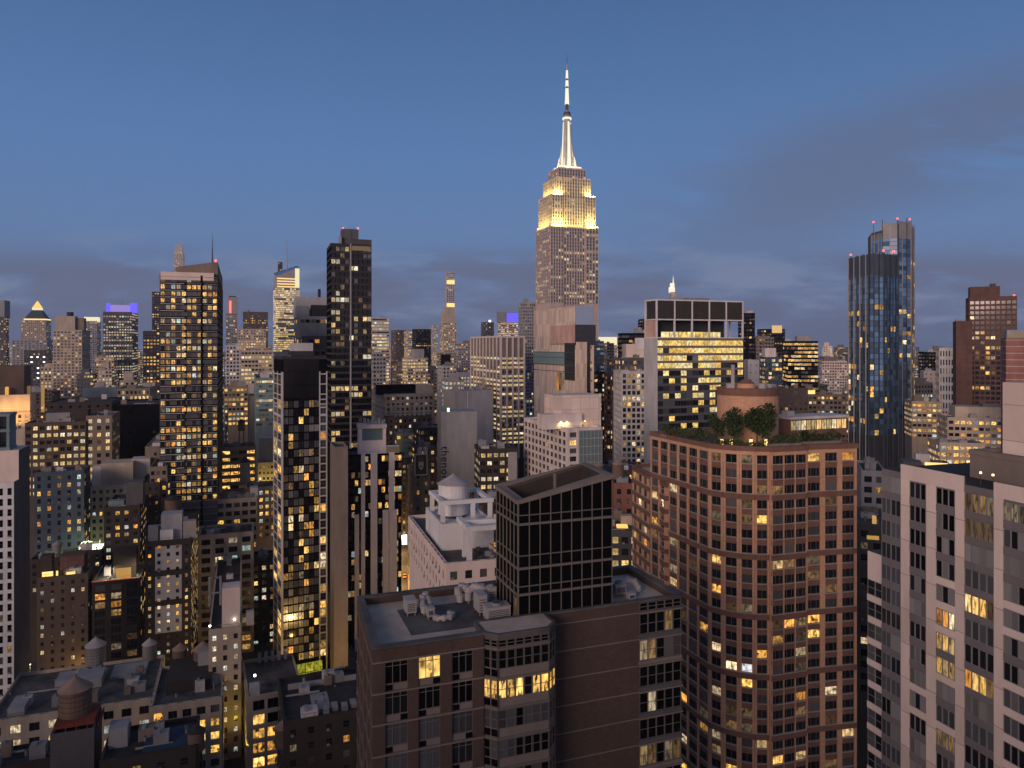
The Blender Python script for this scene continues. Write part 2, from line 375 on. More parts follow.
def bd(name, label, pl, pc, pr, top, D, wall, pb, bw=3.0, fh=3.2, ww=1.4, wh=1.7, lit=.25, roof='roof_grey', g=GR, depth=None, par=.9,
       extras=(), faces='SWE', cat='building', group=None, thr=20, clutter=2, core=None, rtop=None, **kw):
    """a building measured from the picture: pc = column of its nearest upright edge, pl/pr = left and right ends, top/pb = rows"""
    C = pt(pc, D); Ed = (math.cos(g), math.sin(g)); Nd = (-math.sin(g), math.cos(g))
    west = (pc-CX)/F > -math.tan(g)
    if west and depth and pl < pc and g == GR:
        def off(gg):
            x, y = C[0]-depth*math.sin(gg), C[1]+depth*math.cos(gg); return abs(CX+F*x/y-pl)
        g = min((R(a/2) for a in range(-90, 57)), key=off); Ed = (math.cos(g), math.sin(g)); Nd = (-math.sin(g), math.cos(g))
    elif west and pc < 300 and g == GR and (pc-pl) > 1.2*(pr-pc): west = False; depth = depth or 16
    if west:
        w_ = along(C, Ed, pr); d = depth or along(C, Nd, pl); x0, x1 = 0, w_
    else:
        w_ = -along(C, Ed, pl); d = depth or along(C, Nd, pr); x0, x1 = -w_, 0
    w_ = abs(w_); d = min(max(abs(d), 6), 90)
    zt = rtop or zz(top, D); zb = max(zz(pb, D), 0)
    root = thing(name, label, cat, (C[0], C[1], 0), g, group)
    root['px'] = (pl+pr)/2
    poly = [(x0, 0), (x1, 0), (x1, d), (x0, d)]
    wb = MB(); wins = Wins(root)
    core = core or wall
    wb.prism(poly, 0, zt-par, core, top=False); wb.ring(poly, inset(poly, .35), zt-par-.01, zt, wall)
    facs = {'S': ((x0, 0), (1, 0), w_), 'E': ((x1, 0), (0, 1), d), 'W': ((x0, d), (0, -1), d)}
    skip = 'E' if west else 'W'
    for k in faces:
        if k == skip and abs(pc-243) > 60: continue
        O, u, L = facs[k]
        facade(wb, wins, O, u, L, zb-4, zt, bw, fh, ww, wh, lit=lit, wall=wall, **kw)
    wb.build('wall', root)
    rb = MB(); rb.quad([(*p, zt-par) for p in inset(poly, .2)], roof); rb.build('roof', root)
    info = dict(root=root, C=C, E=Ed, N=Nd, D=D, x0=x0, x1=x1, w=w_, d=d, zt=zt, zr=zt-par, g=g, west=west)
    for e in extras: extra(info, *e)
    rnd = random.Random(int(pc*7+D))
    for k in range(clutter):
        s = rnd.uniform(1.6, 4)*(1 if D < 500 else 1.8); hh = rnd.uniform(1.2, 3.2)*(1 if D < 500 else 1.6)
        if w_ < s+2 or d < s+2: continue
        x = rnd.uniform(x0+1, x1-s-1); y = rnd.uniform(1, d-s-1)
        cb = MB(); cb.xbox(x, x+s, y, y+s*.8, zt-par+.005, zt-par+hh, rnd.choice(['metal_grey', 'grey', 'beige_dark', 'roof_light']))
        cb.xbox(x+s*.2, x+s*.45, y+.2, y+s*.5, zt-par+hh, zt-par+hh+.5, 'metal_grey')
        cb.build('roof_unit', root)
    if D < 450 and clutter and w_ > 8 and d > 6:
        cb = MB(); zr = zt-par+.004
        for k in range(5):
            x = rnd.uniform(x0+1, x1-1.2); y = rnd.uniform(.8, d-1.2); h = rnd.uniform(.6, 1.8); r = rnd.uniform(.15, .4); cb = MB(); cb.cyl(x, y, zr, zr+h, r, r, 'metal_grey', 8); cb.cyl(x, y, zr+h, zr+h+.2, r*1.5, r*1.2, 'metal_dark', 8); cb.build('vent_pipe', root)
        cb = MB(); y = rnd.uniform(2, d-2); xa = rnd.uniform(x0+1, x0+w_*.4); cb.xbox(xa, xa+w_*.4, y, y+.35, zr+.3, zr+.65, 'metal_light')
        cb.build('roof_duct', root)
        cb = MB(); x = rnd.uniform(x0+1, x1-1); cb.cyl(x, d*.6, zr, zr+rnd.uniform(3, 6), .06, .03, 'metal_dark', 5); cb.build('aerial', root)
        cb = MB(); yy_ = .55; n = max(2, int(w_/2.2))
        for k in range(n+1): xx = x0+.4+(w_-.8)*k/n; cb.xbox(xx-.03, xx+.03, yy_, yy_+.06, zr, zt+.75, 'metal_dark')
        cb.xbox(x0+.4, x1-.4, yy_, yy_+.06, zt+.7, zt+.76, 'metal_dark')
        if rnd.random() < .5: cb.build('railing', root)
    wins.flush(thr)
    return info
def lx(info, px, yo=0.0):
    """local x at which the line y=yo of the building shows at column px"""
    C = info['C']; P = (C[0]+yo*info['N'][0], C[1]+yo*info['N'][1]); return along(P, info['E'], px)
def lz(info, py, x=0.0, y=0.0):
    return zz(py, info['C'][1]+x*info['E'][1]+y*info['N'][1])
def extra(info, kind, pl, pr, top, yo, dp, mat, nm=None, base=None):
    """a rooftop volume measured from the picture: box or drum"""
    x0, x1 = lx(info, pl, yo), lx(info, pr, yo); zt = lz(info, top, (x0+x1)/2, yo); zb = base if base is not None else info['zr']+.003
    mb = MB()
    if kind == 'box': mb.xbox(x0, x1, yo, yo+dp, zb, zt, mat)
    elif kind == 'drum': mb.cyl((x0+x1)/2, yo+(x1-x0)/2, zb, zt, (x1-x0)/2, (x1-x0)/2, mat)
    elif kind == 'spike': mb.cyl((x0+x1)/2, yo, zb, zt, max((x1-x0)/2, .05), .04, mat, 8)
    elif kind == 'pyr':
        cx, cy = (x0+x1)/2, yo+dp/2; p = [(x0, yo, zb), (x1, yo, zb), (x1, yo+dp, zb), (x0, yo+dp, zb)]
        for i in range(4): mb.quad([p[i], p[(i+1) % 4], (cx, cy, zt)], mat)
    return mb.build(nm or {'box': 'bulkhead', 'drum': 'roof_drum', 'spike': 'mast', 'pyr': 'pyramid_roof'}[kind], info['root'])
# ------------------------------------------------------------------ ground
mb = MB(); mb.quad([(-7000, -600, 0), (7000, -600, 0), (7000, 8000, 0), (-7000, 8000, 0)], 'asphalt'); g_ = mb.build('ground'); tag(g_, kind='structure')

# ------------------------------------------------------------------ near brown brick block with the sloped black glass plant screen
def brown_block():
    root = thing('apartment_block', 'dark brown brick apartment block in the centre foreground with ducts on its roof', 'apartment block', (-13.6, 73.3, 0), GR)
    zt = 90.0
    main = [(0, 0), (37.2, 0), (37.2, 15.6), (0, 15.6)]
    wb = MB(); br = 'brick_brown'; st = 'taupe'
    # body: left wing stands 3 m proud of the blank wall
    poly = [(0, 0), (18.6, 0), (18.6, 3), (37.2, 3), (37.2, 15.6), (.75, 15.6)]
    wb.prism(poly, 0, zt-1.0, br, top=False); wb.ring(poly, inset(poly, .5), zt-1.01, zt, br)
    cop = MB(); n = len(poly); inn = inset(poly, .55); out = inset(poly, -.24)
    cop.ring(out, inn, zt-.16, zt+.05, 'roof_grey')
    lev = [88.55-3.1*k for k in range(16)]
    wins = Wins(root)
    # left wing front: three window columns
    T = frame2((0, 0), (1, 0)); cols = [(1.0, 3.3), (4.4, 6.65), (7.9, 10.1)]
    xs = [-.25, 1.0, 3.3, 4.4, 6.65, 7.9, 10.1, 11.3]
    for i in range(0, 8, 2): wb.box(xs[i], xs[i+1], 0, .25, 40, 88.5, br, T)
    wb.box(-.25, 11.3, 0, .25, 88.5, zt-.2, br, T)
    for x in (1.0, 4.35, 7.85, 11.2): wb.box(x-.02, x+.03, .2, .262, 40, zt-.3, 'brown_dark', T)
    for k, z in enumerate(lev):
        cop.box(-.3, 11.3, 0, .31, z-.07, z+.09, st, T)
        for i, (a, b) in enumerate(cols):
            wb.box(a, b, 0, .1, z-3.1+.12, z-2.35, 'taupe', T)
            pm = {(0, 1): 'lit_big', (0, 0): 'glass_black', (0, 2): 'glass_black', (1, 1): 'glass_black', (1, 2): 'glass_black'}.get((k, i)) or random.choice(['glass_grey', 'glass_grey', 'glass_dark', 'glass_grey'])
            wins.add((0, 0), (1, 0), a, z-2.32, b-a, 2.2, 6, pm, 'mullion')
            g0 = a+.05 if (i+k) % 3 != 1 else b-.75
            wb.box(g0, g0+.7, .1, .16, z-2.95, z-2.4, 'black', T)
    # west side
    UW = (-.04802, -.99885); T = frame2((.75, 15.6), UW); cols = [(1.2, 2.9), (5.0, 6.7), (8.8, 10.5), (12.4, 14.1)]
    xs = [0]+[c for p in cols for c in p]+[15.6]
    for i in range(0, len(xs), 2): wb.box(xs[i], xs[i+1], 0, .25, 40, 88.5, br, T)
    wb.box(0, 15.6, 0, .25, 88.5, zt-.2, br, T)
    for k, z in enumerate(lev):
        cop.box(0, 15.62, 0, .31, z-.07, z+.09, st, T)
        for a, b in cols:
            wb.box(a, b, 0, .1, z-3.1+.12, z-2.35, 'taupe', T)
            wins.add((.75, 15.6), UW, a, z-2.32, b-a, 2.2, 3, random.choice(['glass_grey', 'glass_dark', 'lit_dim', 'glass_blind']), 'mullion')
    # blank wall: light joints at each floor
    T = frame2((0, 3), (1, 0))
    for z in lev: cop.box(19.5, 31.3, 0, .06, z-.06, z+.06, st, T)
    # glazed corner at the right end
    cols = [(31.45+1.13*k, 31.45+1.13*(k+1)) for k in range(5)]
    for k, z in enumerate(lev):
        cop.box(31.3, 37.3, 0, .28, z-.07, z+.09, st, T)
        wb.box(31.3, 37.2, 0, .18, z-3.1+.12, z-2.55, 'taupe' if k in (1, 5) else 'dark_grey', T)
        for i, (a, b) in enumerate(cols):
            pm = 'glass_black'
            if k in (1, 5) and i in (0, 1, 3, 4): pm = 'lit_dim' if k == 5 or i < 2 else 'glass_blind'
            if k == 0 and i == 3: pm = 'lit_dim'
            if k == 3 and i == 1: pm = 'lit_pale'
            wins.add((0, 3), (1, 0), a+.03, z-2.5, b-a-.06, 2.35, 1, pm, 'mullion')
        if k == 0:
            for a, b in cols: wins.add((0, 3), (1, 0), a+.03, z+.2, b-a-.06, .95, 1, 'glass_black', 'mullion')
    wb.build('wall', root); cop.build('stone_trim', root)
    # bay window
    bay = [(11.35, 0), (12.5, -1.15), (18.2, -1.15), (19.35, 0), (19.35, 3), (18.6, 3), (11.35, 3)]
    bb = MB(); bb.prism(bay, 0, zt-.4, 'taupe', top=False); bi = inset(bay, .5)
    bb.ring(inset(bay, -.14), inset(bay, .22), zt-.45, zt+.12, 'roof_grey'); bb.quad([(*q, zt+.075) for q in inset(bay, .15)], 'roof_pale')
    for k, z in enumerate(lev):
        for i in range(4):
            O, Q = bay[i], bay[i+1]; L = math.hypot(Q[0]-O[0], Q[1]-O[1]); u = ((Q[0]-O[0])/L, (Q[1]-O[1])/L); Tb = frame2(O, u)
            bb.box(-.05, L+.05, 0, .14, z-.09, z+.12, 'mullion', Tb); bb.box(-.04, .06, 0, .12, 40, zt-.5, 'mullion', Tb)
            nn = {0: 2, 1: 6, 2: 2, 3: 2}[i]
            for j in range(nn):
                a = L*j/nn; pm = random.choice(['glass_black', 'glass_grey', 'glass_grey'])
                if k == 0: pm = 'glass_black'
                if k == 1 and i < 3: pm = 'lit_big' if (j != 3 or i != 1) else 'glass_dark'
                wins.add(O, u, a+.06, z-2.05, L/nn-.1, 1.9, 0 if i == 3 else 1, pm, 'mullion')
                if i == 0: wins.add(O, u, a+.06, z-2.9, L/nn-.1, .75, 0, 'glass_black', 'mullion')
                if k == 0: wins.add(O, u, a+.06, z+.2, L/nn-.1, .72, 1, 'glass_black', 'mullion')
    bb.build('bay_window', root)
    rb = MB(); rb.quad([(*p, zt-.95) for p in inset(poly, .3)], 'roof_pale'); rb.build('roof', root)
    gv = MB(); gv.xbox(4.6, 16, 4.2, 12.2, zt-.95, zt-.90, 'roof_grey'); gv.build('gravel_bed', root)
    # penthouse plant screen
    a, b, c, d = (16.4, 3.25), (28.0, 3.25), (28.0, 10.6), (16.4, 10.6)
    H = [102.7, 104.9, 105.2, 103.1]; P = [a, b, c, d]; I = inset(P, .85)
    pb = MB()
    for i in range(4):
        j = (i+1) % 4
        pb.quad([(*P[i], 88), (*P[j], 88), (*P[j], H[j]), (*P[i], H[i])], 'black')
        pb.quad([(*I[j], 99), (*I[i], 99), (*I[i], H[i]), (*I[j], H[j])], 'brown_dark')
    pb.quad([(*p, 99.2) for p in I], 'roof_dark')
    scr = pb.build('plant_screen', root)
    rim = MB(); Po = inset(P, -.22)
    for i in range(4):
        j = (i+1) % 4
        A0, A1, B0, B1 = Po[i], Po[j], I[i], I[j]; u0, u1 = H[i]+.1, H[j]+.1; l0, l1 = H[i]-.35, H[j]-.35
        rim.quad([(*A0, l0), (*A1, l1), (*A1, u1), (*A0, u0)], 'taupe'); rim.quad([(*A0, u0), (*A1, u1), (*B1, u1), (*B0, u0)], 'taupe')
        rim.quad([(*B1, l1), (*B0, l0), (*B0, u0), (*B1, u1)], 'taupe')
    rim.build('coping', scr)
    mu = MB()
    for O, u, L, n, h0, h1 in ((a, (1, 0), 11.6, 9, H[0], H[1]), (d, (0, -1), 7.35, 6, H[3], H[0])):
        T = frame2(O, u)
        for k in range(n+1):
            x = L*k/n; h = h0+(h1-h0)*k/n; mu.box(max(x-.045, 0), min(x+.045, L), 0, .12, 89.1, h-.3, 'mullion', T)
        for z, t in ((100.1, .13), (101.1, .05), (96.6, .05), (95.2, .13), (92.3, .13), (93.2, .05), (89.6, .13)): mu.box(-.02, L+.02, 0, .15, z-t, z+t, 'mullion', T)
    mu.build('mullion_grid', scr)
    pn = MB()
    for x, y in ((23.4, 10.0),): pn.xbox(x, x+.35, y-.3, y, 99.2, 104.3, 'taupe')
    pn.build('post', scr)
    # three glass doors, one lit, on the screen's west side
    T = frame2(d, (0, -1)); lt = MB(); lt.quad([T(6.2, .05, 89.3), T(7.0, .05, 89.3), T(7.0, .05, 91.9), T(6.2, .05, 91.9)], 'lit_dim', True, .3); lt.build('door', scr)
    wins.flush(20)
    # ---- roof plant: things of their own
    def at(x, y, z=zt-.9): c, s = math.cos(GR), math.sin(GR); return (-13.6+x*c-y*s, 73.3+x*s+y*c, z)
    def unit(nm, label, x, y, sx, sy, sz, cat='air handler', fan=True, legs=True):
        sx *= .9; sy *= .9; sz *= .82
        r = thing(nm, label, cat, at(x, y), GR)
        m = MB(); b0 = .35 if legs else 0; m.xbox(0, sx, 0, sy, b0, b0+sz, 'metal_light'); m.xbox(-.05, sx+.05, -.05, sy+.05, b0+sz, b0+sz+.08, 'metal_light'); m.build('housing', r)
        if legs:
            for i, (lx_, ly_) in enumerate(((.1, .1), (sx-.2, .1), (.1, sy-.2), (sx-.2, sy-.2))):
                m = MB(); m.xbox(lx_, lx_+.12, ly_, ly_+.12, 0, b0, 'metal_grey'); m.build('leg', r)
        if fan:
            m = MB(); m.cyl(sx/2, sy/2, b0+sz+.08, b0+sz+.35, min(sx, sy)*.36, min(sx, sy)*.36, 'metal_grey', 14); m.cyl(sx/2, sy/2, b0+sz+.35, b0+sz+.36, min(sx, sy)*.3, min(sx, sy)*.3, 'metal_dark', 14); m.build('fan', r)
        m = MB()
        for k in range(5): m.xbox(.15, sx-.15, -.03, 0, b0+.2+k*(sz-.4)/5, b0+.2+k*(sz-.4)/5+.08, 'metal_dark')
        m.build('louvre', r)
    def duct(label, x, y, pts, r_):
        pts = [(a*.85, b*.85, c*.72) for a, b, c in pts]; r_ *= .72
        t = thing('duct', label, 'duct', at(x, y), GR)
        m = MB()
        for p, q in zip(pts, pts[1:]): m.tube(p, q, r_, 'metal_light', 10)
        for p in pts: m.cyl(p[0], p[1], p[2]-r_, p[2]+r_, r_*.98, r_*.98, 'metal_light', 10)
        m.build('pipe', t)
        for k, p in enumerate((pts[0], pts[-1])):
            m = MB(); m.xbox(p[0]-.08, p[0]+.08, p[1]-.08, p[1]+.08, 0, p[2]-r_, 'metal_grey'); m.build('leg', t)
    unit('air_handler', 'pale boxy air handler leftmost on the brown block roof', 5.2, 9.6, 1.3, 2.0, 1.7, fan=False)
    duct('fat curved pale duct beside the leftmost air handler', 7.2, 9.4, [(0, 0, 1.0), (0, 1.2, 1.5), (.2, 1.8, 2.0), (.7, 2.2, 2.2), (1.0, 1.8, 1.5), (1.0, 1.2, .9)], .55)
    duct('low U-shaped duct in the middle of the brown block roof', 8.0, 6.7, [(0, .8, .5), (.2, .2, .6), (.9, -.2, .7), (1.8, -.1, .7), (2.3, .5, .7), (2.0, 1.1, .7)], .38)
    unit('vent_box', 'small vent box at the end of the U-shaped duct', 7.2, 7.7, .9, .9, 1.1, 'vent', fan=False)
    unit('air_handler', 'largest pale air handler with fan stands before the black glass screen', 13.2, 4.4, 3.0, 1.9, 1.6)
    unit('air_handler', 'narrow upright air handler behind the largest one on the roof', 13.0, 7.0, 1.1, 2.3, 2.3, fan=False)
    duct('thick looping duct by the black glass screen', 13.4, 9.8, [(-.4, 1.8, 1.2), (-.2, 2.2, 2.0), (.6, 2.0, 2.6), (1.3, 1.2, 2.6), (1.9, .2, 2.2), (2.2, -.4, 1.3)], .62)
    duct('short bent duct leftmost at the rear parapet', 12.2, 11.9, [(0, 0, .8), (-.1, .9, 1.7), (.6, 1.3, 2.1), (1.2, 1.0, 2.0)], .6)
    unit('air_handler', 'dark round-topped cooling unit next to the screen corner', 14.9, 9.0, 1.0, 1.2, 2.4)
    unit('air_handler', 'pale fan unit on the right hand roof behind the screen', 30.6, 7.2, 1.6, 1.4, 1.3)
    duct('twisting duct cluster on the right hand roof', 32.0, 7.6, [(0, 0, .7), (.3, .8, 1.6), (1.2, 1.2, 2.0), (2.1, .8, 1.8), (2.3, 0, .9)], .5)
    unit('vent_box', 'small square vent nearest the right roof parapet', 31.2, 5.0, 1.0, .9, .8, 'vent', fan=False)
    t = thing('antenna', 'thin upright antenna beside the largest air handler', 'antenna', at(15.9, 3.4), GR)
    m = MB(); m.cyl(0, 0, 0, 2.8, .05, .04, 'metal_dark', 6); m.build('rod', t)
brown_block()

# ------------------------------------------------------------------ rounded pink brick tower with the roof garden
def round_tower():
    P = [(32.9, 174.4), (41.0, 153.2), (43.2, 151.0), (45.9, 149.4), (48.7, 148.5), (51.5, 148.3), (51.8, 147.7), (59.6, 150.1), (59.7, 151.0), (71.2, 153.2), (61.5, 181.5)]
    o = P[1]; root = thing('apartment_tower', 'rounded pink brick apartment tower with a planted roof terrace', 'apartment tower', (o[0], o[1], 0))
    P = [(x-o[0], y-o[1]) for x, y in P]; zt = 99.6
    wb, bnd, wins = MB(), MB(), Wins(root)
    wb.prism(P, 0, zt-1.1, 'brick_pink', top=False); wb.ring(P, inset(P, .4), zt-1.11, zt, 'brick_pink')
    bnd.ring(inset(P, -.34), inset(P, .45), zt-.95, zt+.05, 'brick_band')
    nseg = len(P)
    for i in range(nseg-1):
        A, B = P[i], P[i+1]; L = math.hypot(B[0]-A[0], B[1]-A[1]); u = ((B[0]-A[0])/L, (B[1]-A[1])/L); T = frame2(A, u)
        if L < 1.2: continue
        if i == 9: continue
        n, ww = {0: (6, 3.0), 1: (1, 2.1), 2: (1, 2.2), 3: (1, 2.05), 4: (1, 2.0), 6: (3, 2.5), 8: (3, 2.75)}.get(i, (1, 1.7))
        b = L/n; cols = [(k*b+(b-ww)/2, k*b+(b+ww)/2) for k in range(n)]
        xs = [0]+[c for p in cols for c in p]+[L]
        for k in range(0, len(xs), 2): wb.box(xs[k], xs[k+1], 0, .3, 15, zt-.9, 'brick_pink', T)
        z = zt-1.3-2.1
        for k in range(27):
            big = k % 4 == 3
            bnd.box(-.02, L+.02, 0, .36 if big else .2, z+1.72, z+(2.95 if k == 0 else 2.9-.05), 'brick_band' if (big or k > 0) else 'brick_pink', T)
            bnd.box(-.02, L+.02, 0, .4, z-.14, z-.02, 'stone', T)
            for j, (a, c) in enumerate(cols):
                p = .04 if k < 3 else (.08 if k < 10 else .13)
                pm = pick(p, .14, random.choice(['lit_warm', 'lit_warm', 'lit_warm', 'lit_big', 'lit_pale']), 'glass_dark')
                wins.add(A, u, a, z, c-a, 1.68, 5 if i in (0, 6, 8) else 2, pm, 'mullion')
            z -= 3.0
    # lower wing stepping out on the avenue side
    A0 = (35.9-o[0], 166.4-o[1]); u = (-.342, .94); nn = (-.94, -.342)
    A1 = (A0[0]+u[0]*26, A0[1]+u[1]*26); q = 1.6
    a = (31.2-o[0], 190-o[1]); b = (34.9-o[0], 167.3-o[1])
    wing = [a, b, (b[0]+3, b[1]+.6), (a[0]+9, a[1]+3)]
    zw = 89.2; wb.prism(wing, 0, zw-.9, 'brick_pink', top=False); wb.ring(wing, inset(wing, .3), zw-.91, zw, 'brick_pink')
    bnd.ring(inset(wing, -.34), inset(wing, .35), zw-.7, zw+.05, 'brick_band')
    for (O, Q, n) in ((a, b, 6), (b, wing[2], 1)):
        L = math.hypot(Q[0]-O[0], Q[1]-O[1]); u = ((Q[0]-O[0])/L, (Q[1]-O[1])/L); T = frame2(O, u); bb = L/n; ww = min(2.6, bb*.62)
        cols = [(k*bb+(bb-ww)/2, k*bb+(bb+ww)/2) for k in range(n)]; xs = [0]+[c for p in cols for c in p]+[L]
        for k in range(0, len(xs), 2): wb.box(xs[k], xs[k+1], 0, .3, 15, zw-.6, 'brick_pink', T)
        z = zw-1.2-1.95
        for k in range(24):
            bnd.box(-.02, L+.02, 0, .34, z+1.72, z+2.84, 'brick_band', T); bnd.box(-.02, L+.02, 0, .4, z-.14, z-.02, 'stone', T)
            for (c0, c1) in cols: wins.add(O, u, c0, z, c1-c0, 1.68, 5, pick(.16, .3, 'lit_warm'), 'mullion')
            z -= 3.0
    wb.build('wall', root); bnd.build('floor_band', root)
    rb = MB(); rb.quad([(*p, zt-1.0) for p in inset(P, .3)], 'roof_grey'); rb.quad([(*p, zw-.85) for p in inset(wing, .25)], 'roof_light'); rb.build('roof', root)
    wins.flush(20)
    zr = zt-1.0
    # brick drum and its cap
    D = 168; cx = pt(747.5, D); dr = MB(); c = (cx[0]-o[0], cx[1]-o[1]); ztop = zz(389, 161.5)
    dr.cyl(*c, zr, ztop-1.6, 6.7, 6.7, 'brick_pink', 28); dr.cyl(*c, ztop-1.6, ztop, 6.85, 6.85, 'brick_band', 28)
    d_ = dr.build('drum', root)
    m = MB(); m.cyl(c[0]-1.0, c[1]-2, ztop, ztop+1.0, 2.2, 2.0, 'brick_pink', 16); m.cyl(c[0]-1.0, c[1]-2, ztop+1.0, ztop+2.0, 2.0, .5, 'brick_band', 16); m.build('domed_cap', d_)
    for dx, dy, h, r_ in ((-4.4, -2, 1.0, 1.1), (2.0, -4, 1.1, .9), (4.4, -1, .8, .9)):
        m = MB(); m.cyl(c[0]+dx, c[1]+dy, ztop, ztop+h, r_, r_, 'metal_light', 12); m.build('vent', d_)
    m = MB(); m.cyl(c[0]-4.2, c[1]-3, ztop, zz(365, 163), .45, .45, 'metal_light', 10); m.build('flue', d_)
    # lit glass pavilion to the right
    pv = thing('roof_pavilion', 'brightly lit glazed pavilion on the rounded tower roof', 'pavilion', (*pt(790, 171), zr), GR)
    L = along(pt(790, 171), (math.cos(GR), math.sin(GR)), 847); zt2 = zz(417, 171)-zr
    m = MB(); m.xbox(0, L, 0, 6, 0, zt2-.6, 'brick_band'); m.build('wall', pv)
    m = MB(); m.xbox(-.3, L+.3, -.4, 6.2, zt2-.6, zt2, 'roof_light'); m.xbox(1, 3, 2, 4, zt2, zt2+1.1, 'metal_light'); m.build('roof', pv)
    for k in range(11):
        m = MB(); win_geo(m, ID, .2+k*(L-.4)/11, 1.6, (L-.4)/11-.1, zt2-2.5, 2, 'lit_office', k*.13, 'mullion'); m.build('window', pv)
round_tower()

# ------------------------------------------------------------------ pink concrete tower at the right
def pink_tower():
    h = R(17); u = (math.sin(h), -math.cos(h)); o = (51.4, 97.6)
    root = thing('apartment_tower', 'pale pink concrete apartment tower filling the lower right corner', 'apartment tower', (*o, 0))
    T = frame2((0, 0), u); nE = (-u[1], u[0]); zt = 104.3; wins = Wins(root)
    def pos(t, e): return (u[0]*t+nE[0]*e, u[1]*t+nE[1]*e)
    wb, sp = MB(), MB()
    body = [pos(-3.4, 0), pos(26, 0), pos(26, 16), pos(-3.4, 16)]
    low = [pos(-6.3, .3), pos(-3.4, .3), pos(-3.4, 12), pos(-6.3, 12)]
    wb.prism(body, 0, zt-1.1, 'spandrel_grey', top=False); wb.prism(low, 0, 91.2, 'pink_plain', top=True, mtop='roof_grey')
    pil = [(0, 1.35), (4.03, 5.45), (8.27, 9.5), (13.4, 14.5), (17.3, 18.6), (21.4, 22.7)]
    for k, (a, b) in enumerate(pil): wb.box(a, b, 0, .16, 20, zt, 'pink_concrete', T)
    wb.box(0, 9.5, 0, .18, zt-1.9, zt+.02, 'pink_plain', T); wb.box(13.4, 26, 0, .18, zt-1.7, zt+.02, 'pink_plain', T)
    wb.box(9.5, 13.4, -.2, .1, zt-1.9, zt-1.0, 'spandrel_grey', T)
    wb.xbox(0, .01, 0, .01, 0, .01, 'pink_plain')
    bays = [(1.35, 4.03), (5.45, 8.27), (9.5, 13.4), (14.5, 17.3), (18.6, 21.4)]
    rp = random.Random(5)
    for k in range(26):
        z = zt-1.9-.1-2.05-3.0*k
        for i, (a, b) in enumerate(bays):
            grey = i == 2 or k < 3 or rp.random() < .38
            if grey: wb.box(a, b, 0, .10, z-.9, z-.02, 'spandrel_grey', T)
            else: wb.box(a, b, 0, .14, z-.92, z-.02, 'pink_plain', T)
            r = rp.random()
            lit = {(1, 5): 1, (1, 6): 1, (1, 7): 1, (2, 0): 2, (2, 1): 2, (2, 4): 1, (2, 7): 1, (1, 10): 2, (3, 0): 2, (0, 22): 1, (1, 16): 1, (3, 14): 1, (2, 13): 2}.get((i, k))
            pm = 'lit_warm' if lit == 1 else 'lit_dim' if lit == 2 else ('glass_black' if k < 4 and i < 2 else 'glass_curtain' if r < .5 else 'glass_grey' if r < .75 else 'glass_dark')
            if i == 2:
                for j in range(4): wins.add((0, 0), u, a+.05+j*(b-a)/4, z, (b-a)/4-.08, 2.25, 7, pm if (lit != 1 or j < 3) else 'lit_dim', 'metal_grey')
            else:
                m_ = .06; n = 3
                for j in range(n):
                    pj = pm if rp.random() < .7 or lit else rp.choice(['glass_dark', 'glass_curtain'])
                    wins.add((0, 0), u, a+m_+j*(b-a-2*m_)/n, z, (b-a-2*m_)/n-.05, 2.02, 7, pj, 'metal_grey')
        # glazed corner strips
        for (a, b) in ((-3.35, -1.75), (-1.7, -.1)):
            wb.box(a, b, 0, .1, z-.9, z-.02, 'spandrel_grey', T)
            wins.add((0, 0), u, a, z, b-a, 2.1, 2, rp.choice(['glass_grey', 'glass_curtain', 'glass_dark', 'glass_grey'] if k > 0 else ['glass_curtain']), 'metal_grey')
        if z > 22 and z+3 < 91:
            O = pos(0, .3)
            if k % 3: wb.box(-6.3, -3.45, 0, .12, z-.9, z-.02, 'pink_plain', frame2(O, u))
            for (a, b) in ((-6.2, -4.85), (-4.8, -3.5)): wins.add(O, u, a, z, b-a, 2.05, 1, rp.choice(['glass_grey', 'glass_blind', 'glass_dark', 'glass_dark']), 'metal_grey')
    wb.build('wall', root)
    rb = MB(); rb.quad([(*p, zt-1.05) for p in body], 'roof_dark'); rb.build('roof', root)
    # stone set-back storey and blank concrete bulkhead
    m = MB(); q = [pos(5.6, 5.2), pos(26, 5.2), pos(26, 14), pos(5.6, 14)]; m.prism(q, zt-1.0, 106.3, 'taupe'); m.ring(inset(q, -.1), inset(q, .5), 106.2, 106.8, 'taupe')
    m.build('set_back_storey', root)
    m = MB(); q = [pos(6.8, 9.2), pos(26, 9.2), pos(26, 16.5), pos(6.8, 16.5)]; m.prism(q, 106.31, 115.3, 'pink_concrete'); bk = m.build('bulkhead', root)
    for k in range(2):
        m = MB(); p = pos(10.4+k*1.6, 1.4); m.cyl(*p, zt-1.0, zt+.4, .04, .04, 'metal_dark', 6); m.cyl(*p, zt+.4, zt+.6, .12, .12, 'lamp_warm', 8); m.build('terrace_lamp', root)
    wins.flush(20)
pink_tower()

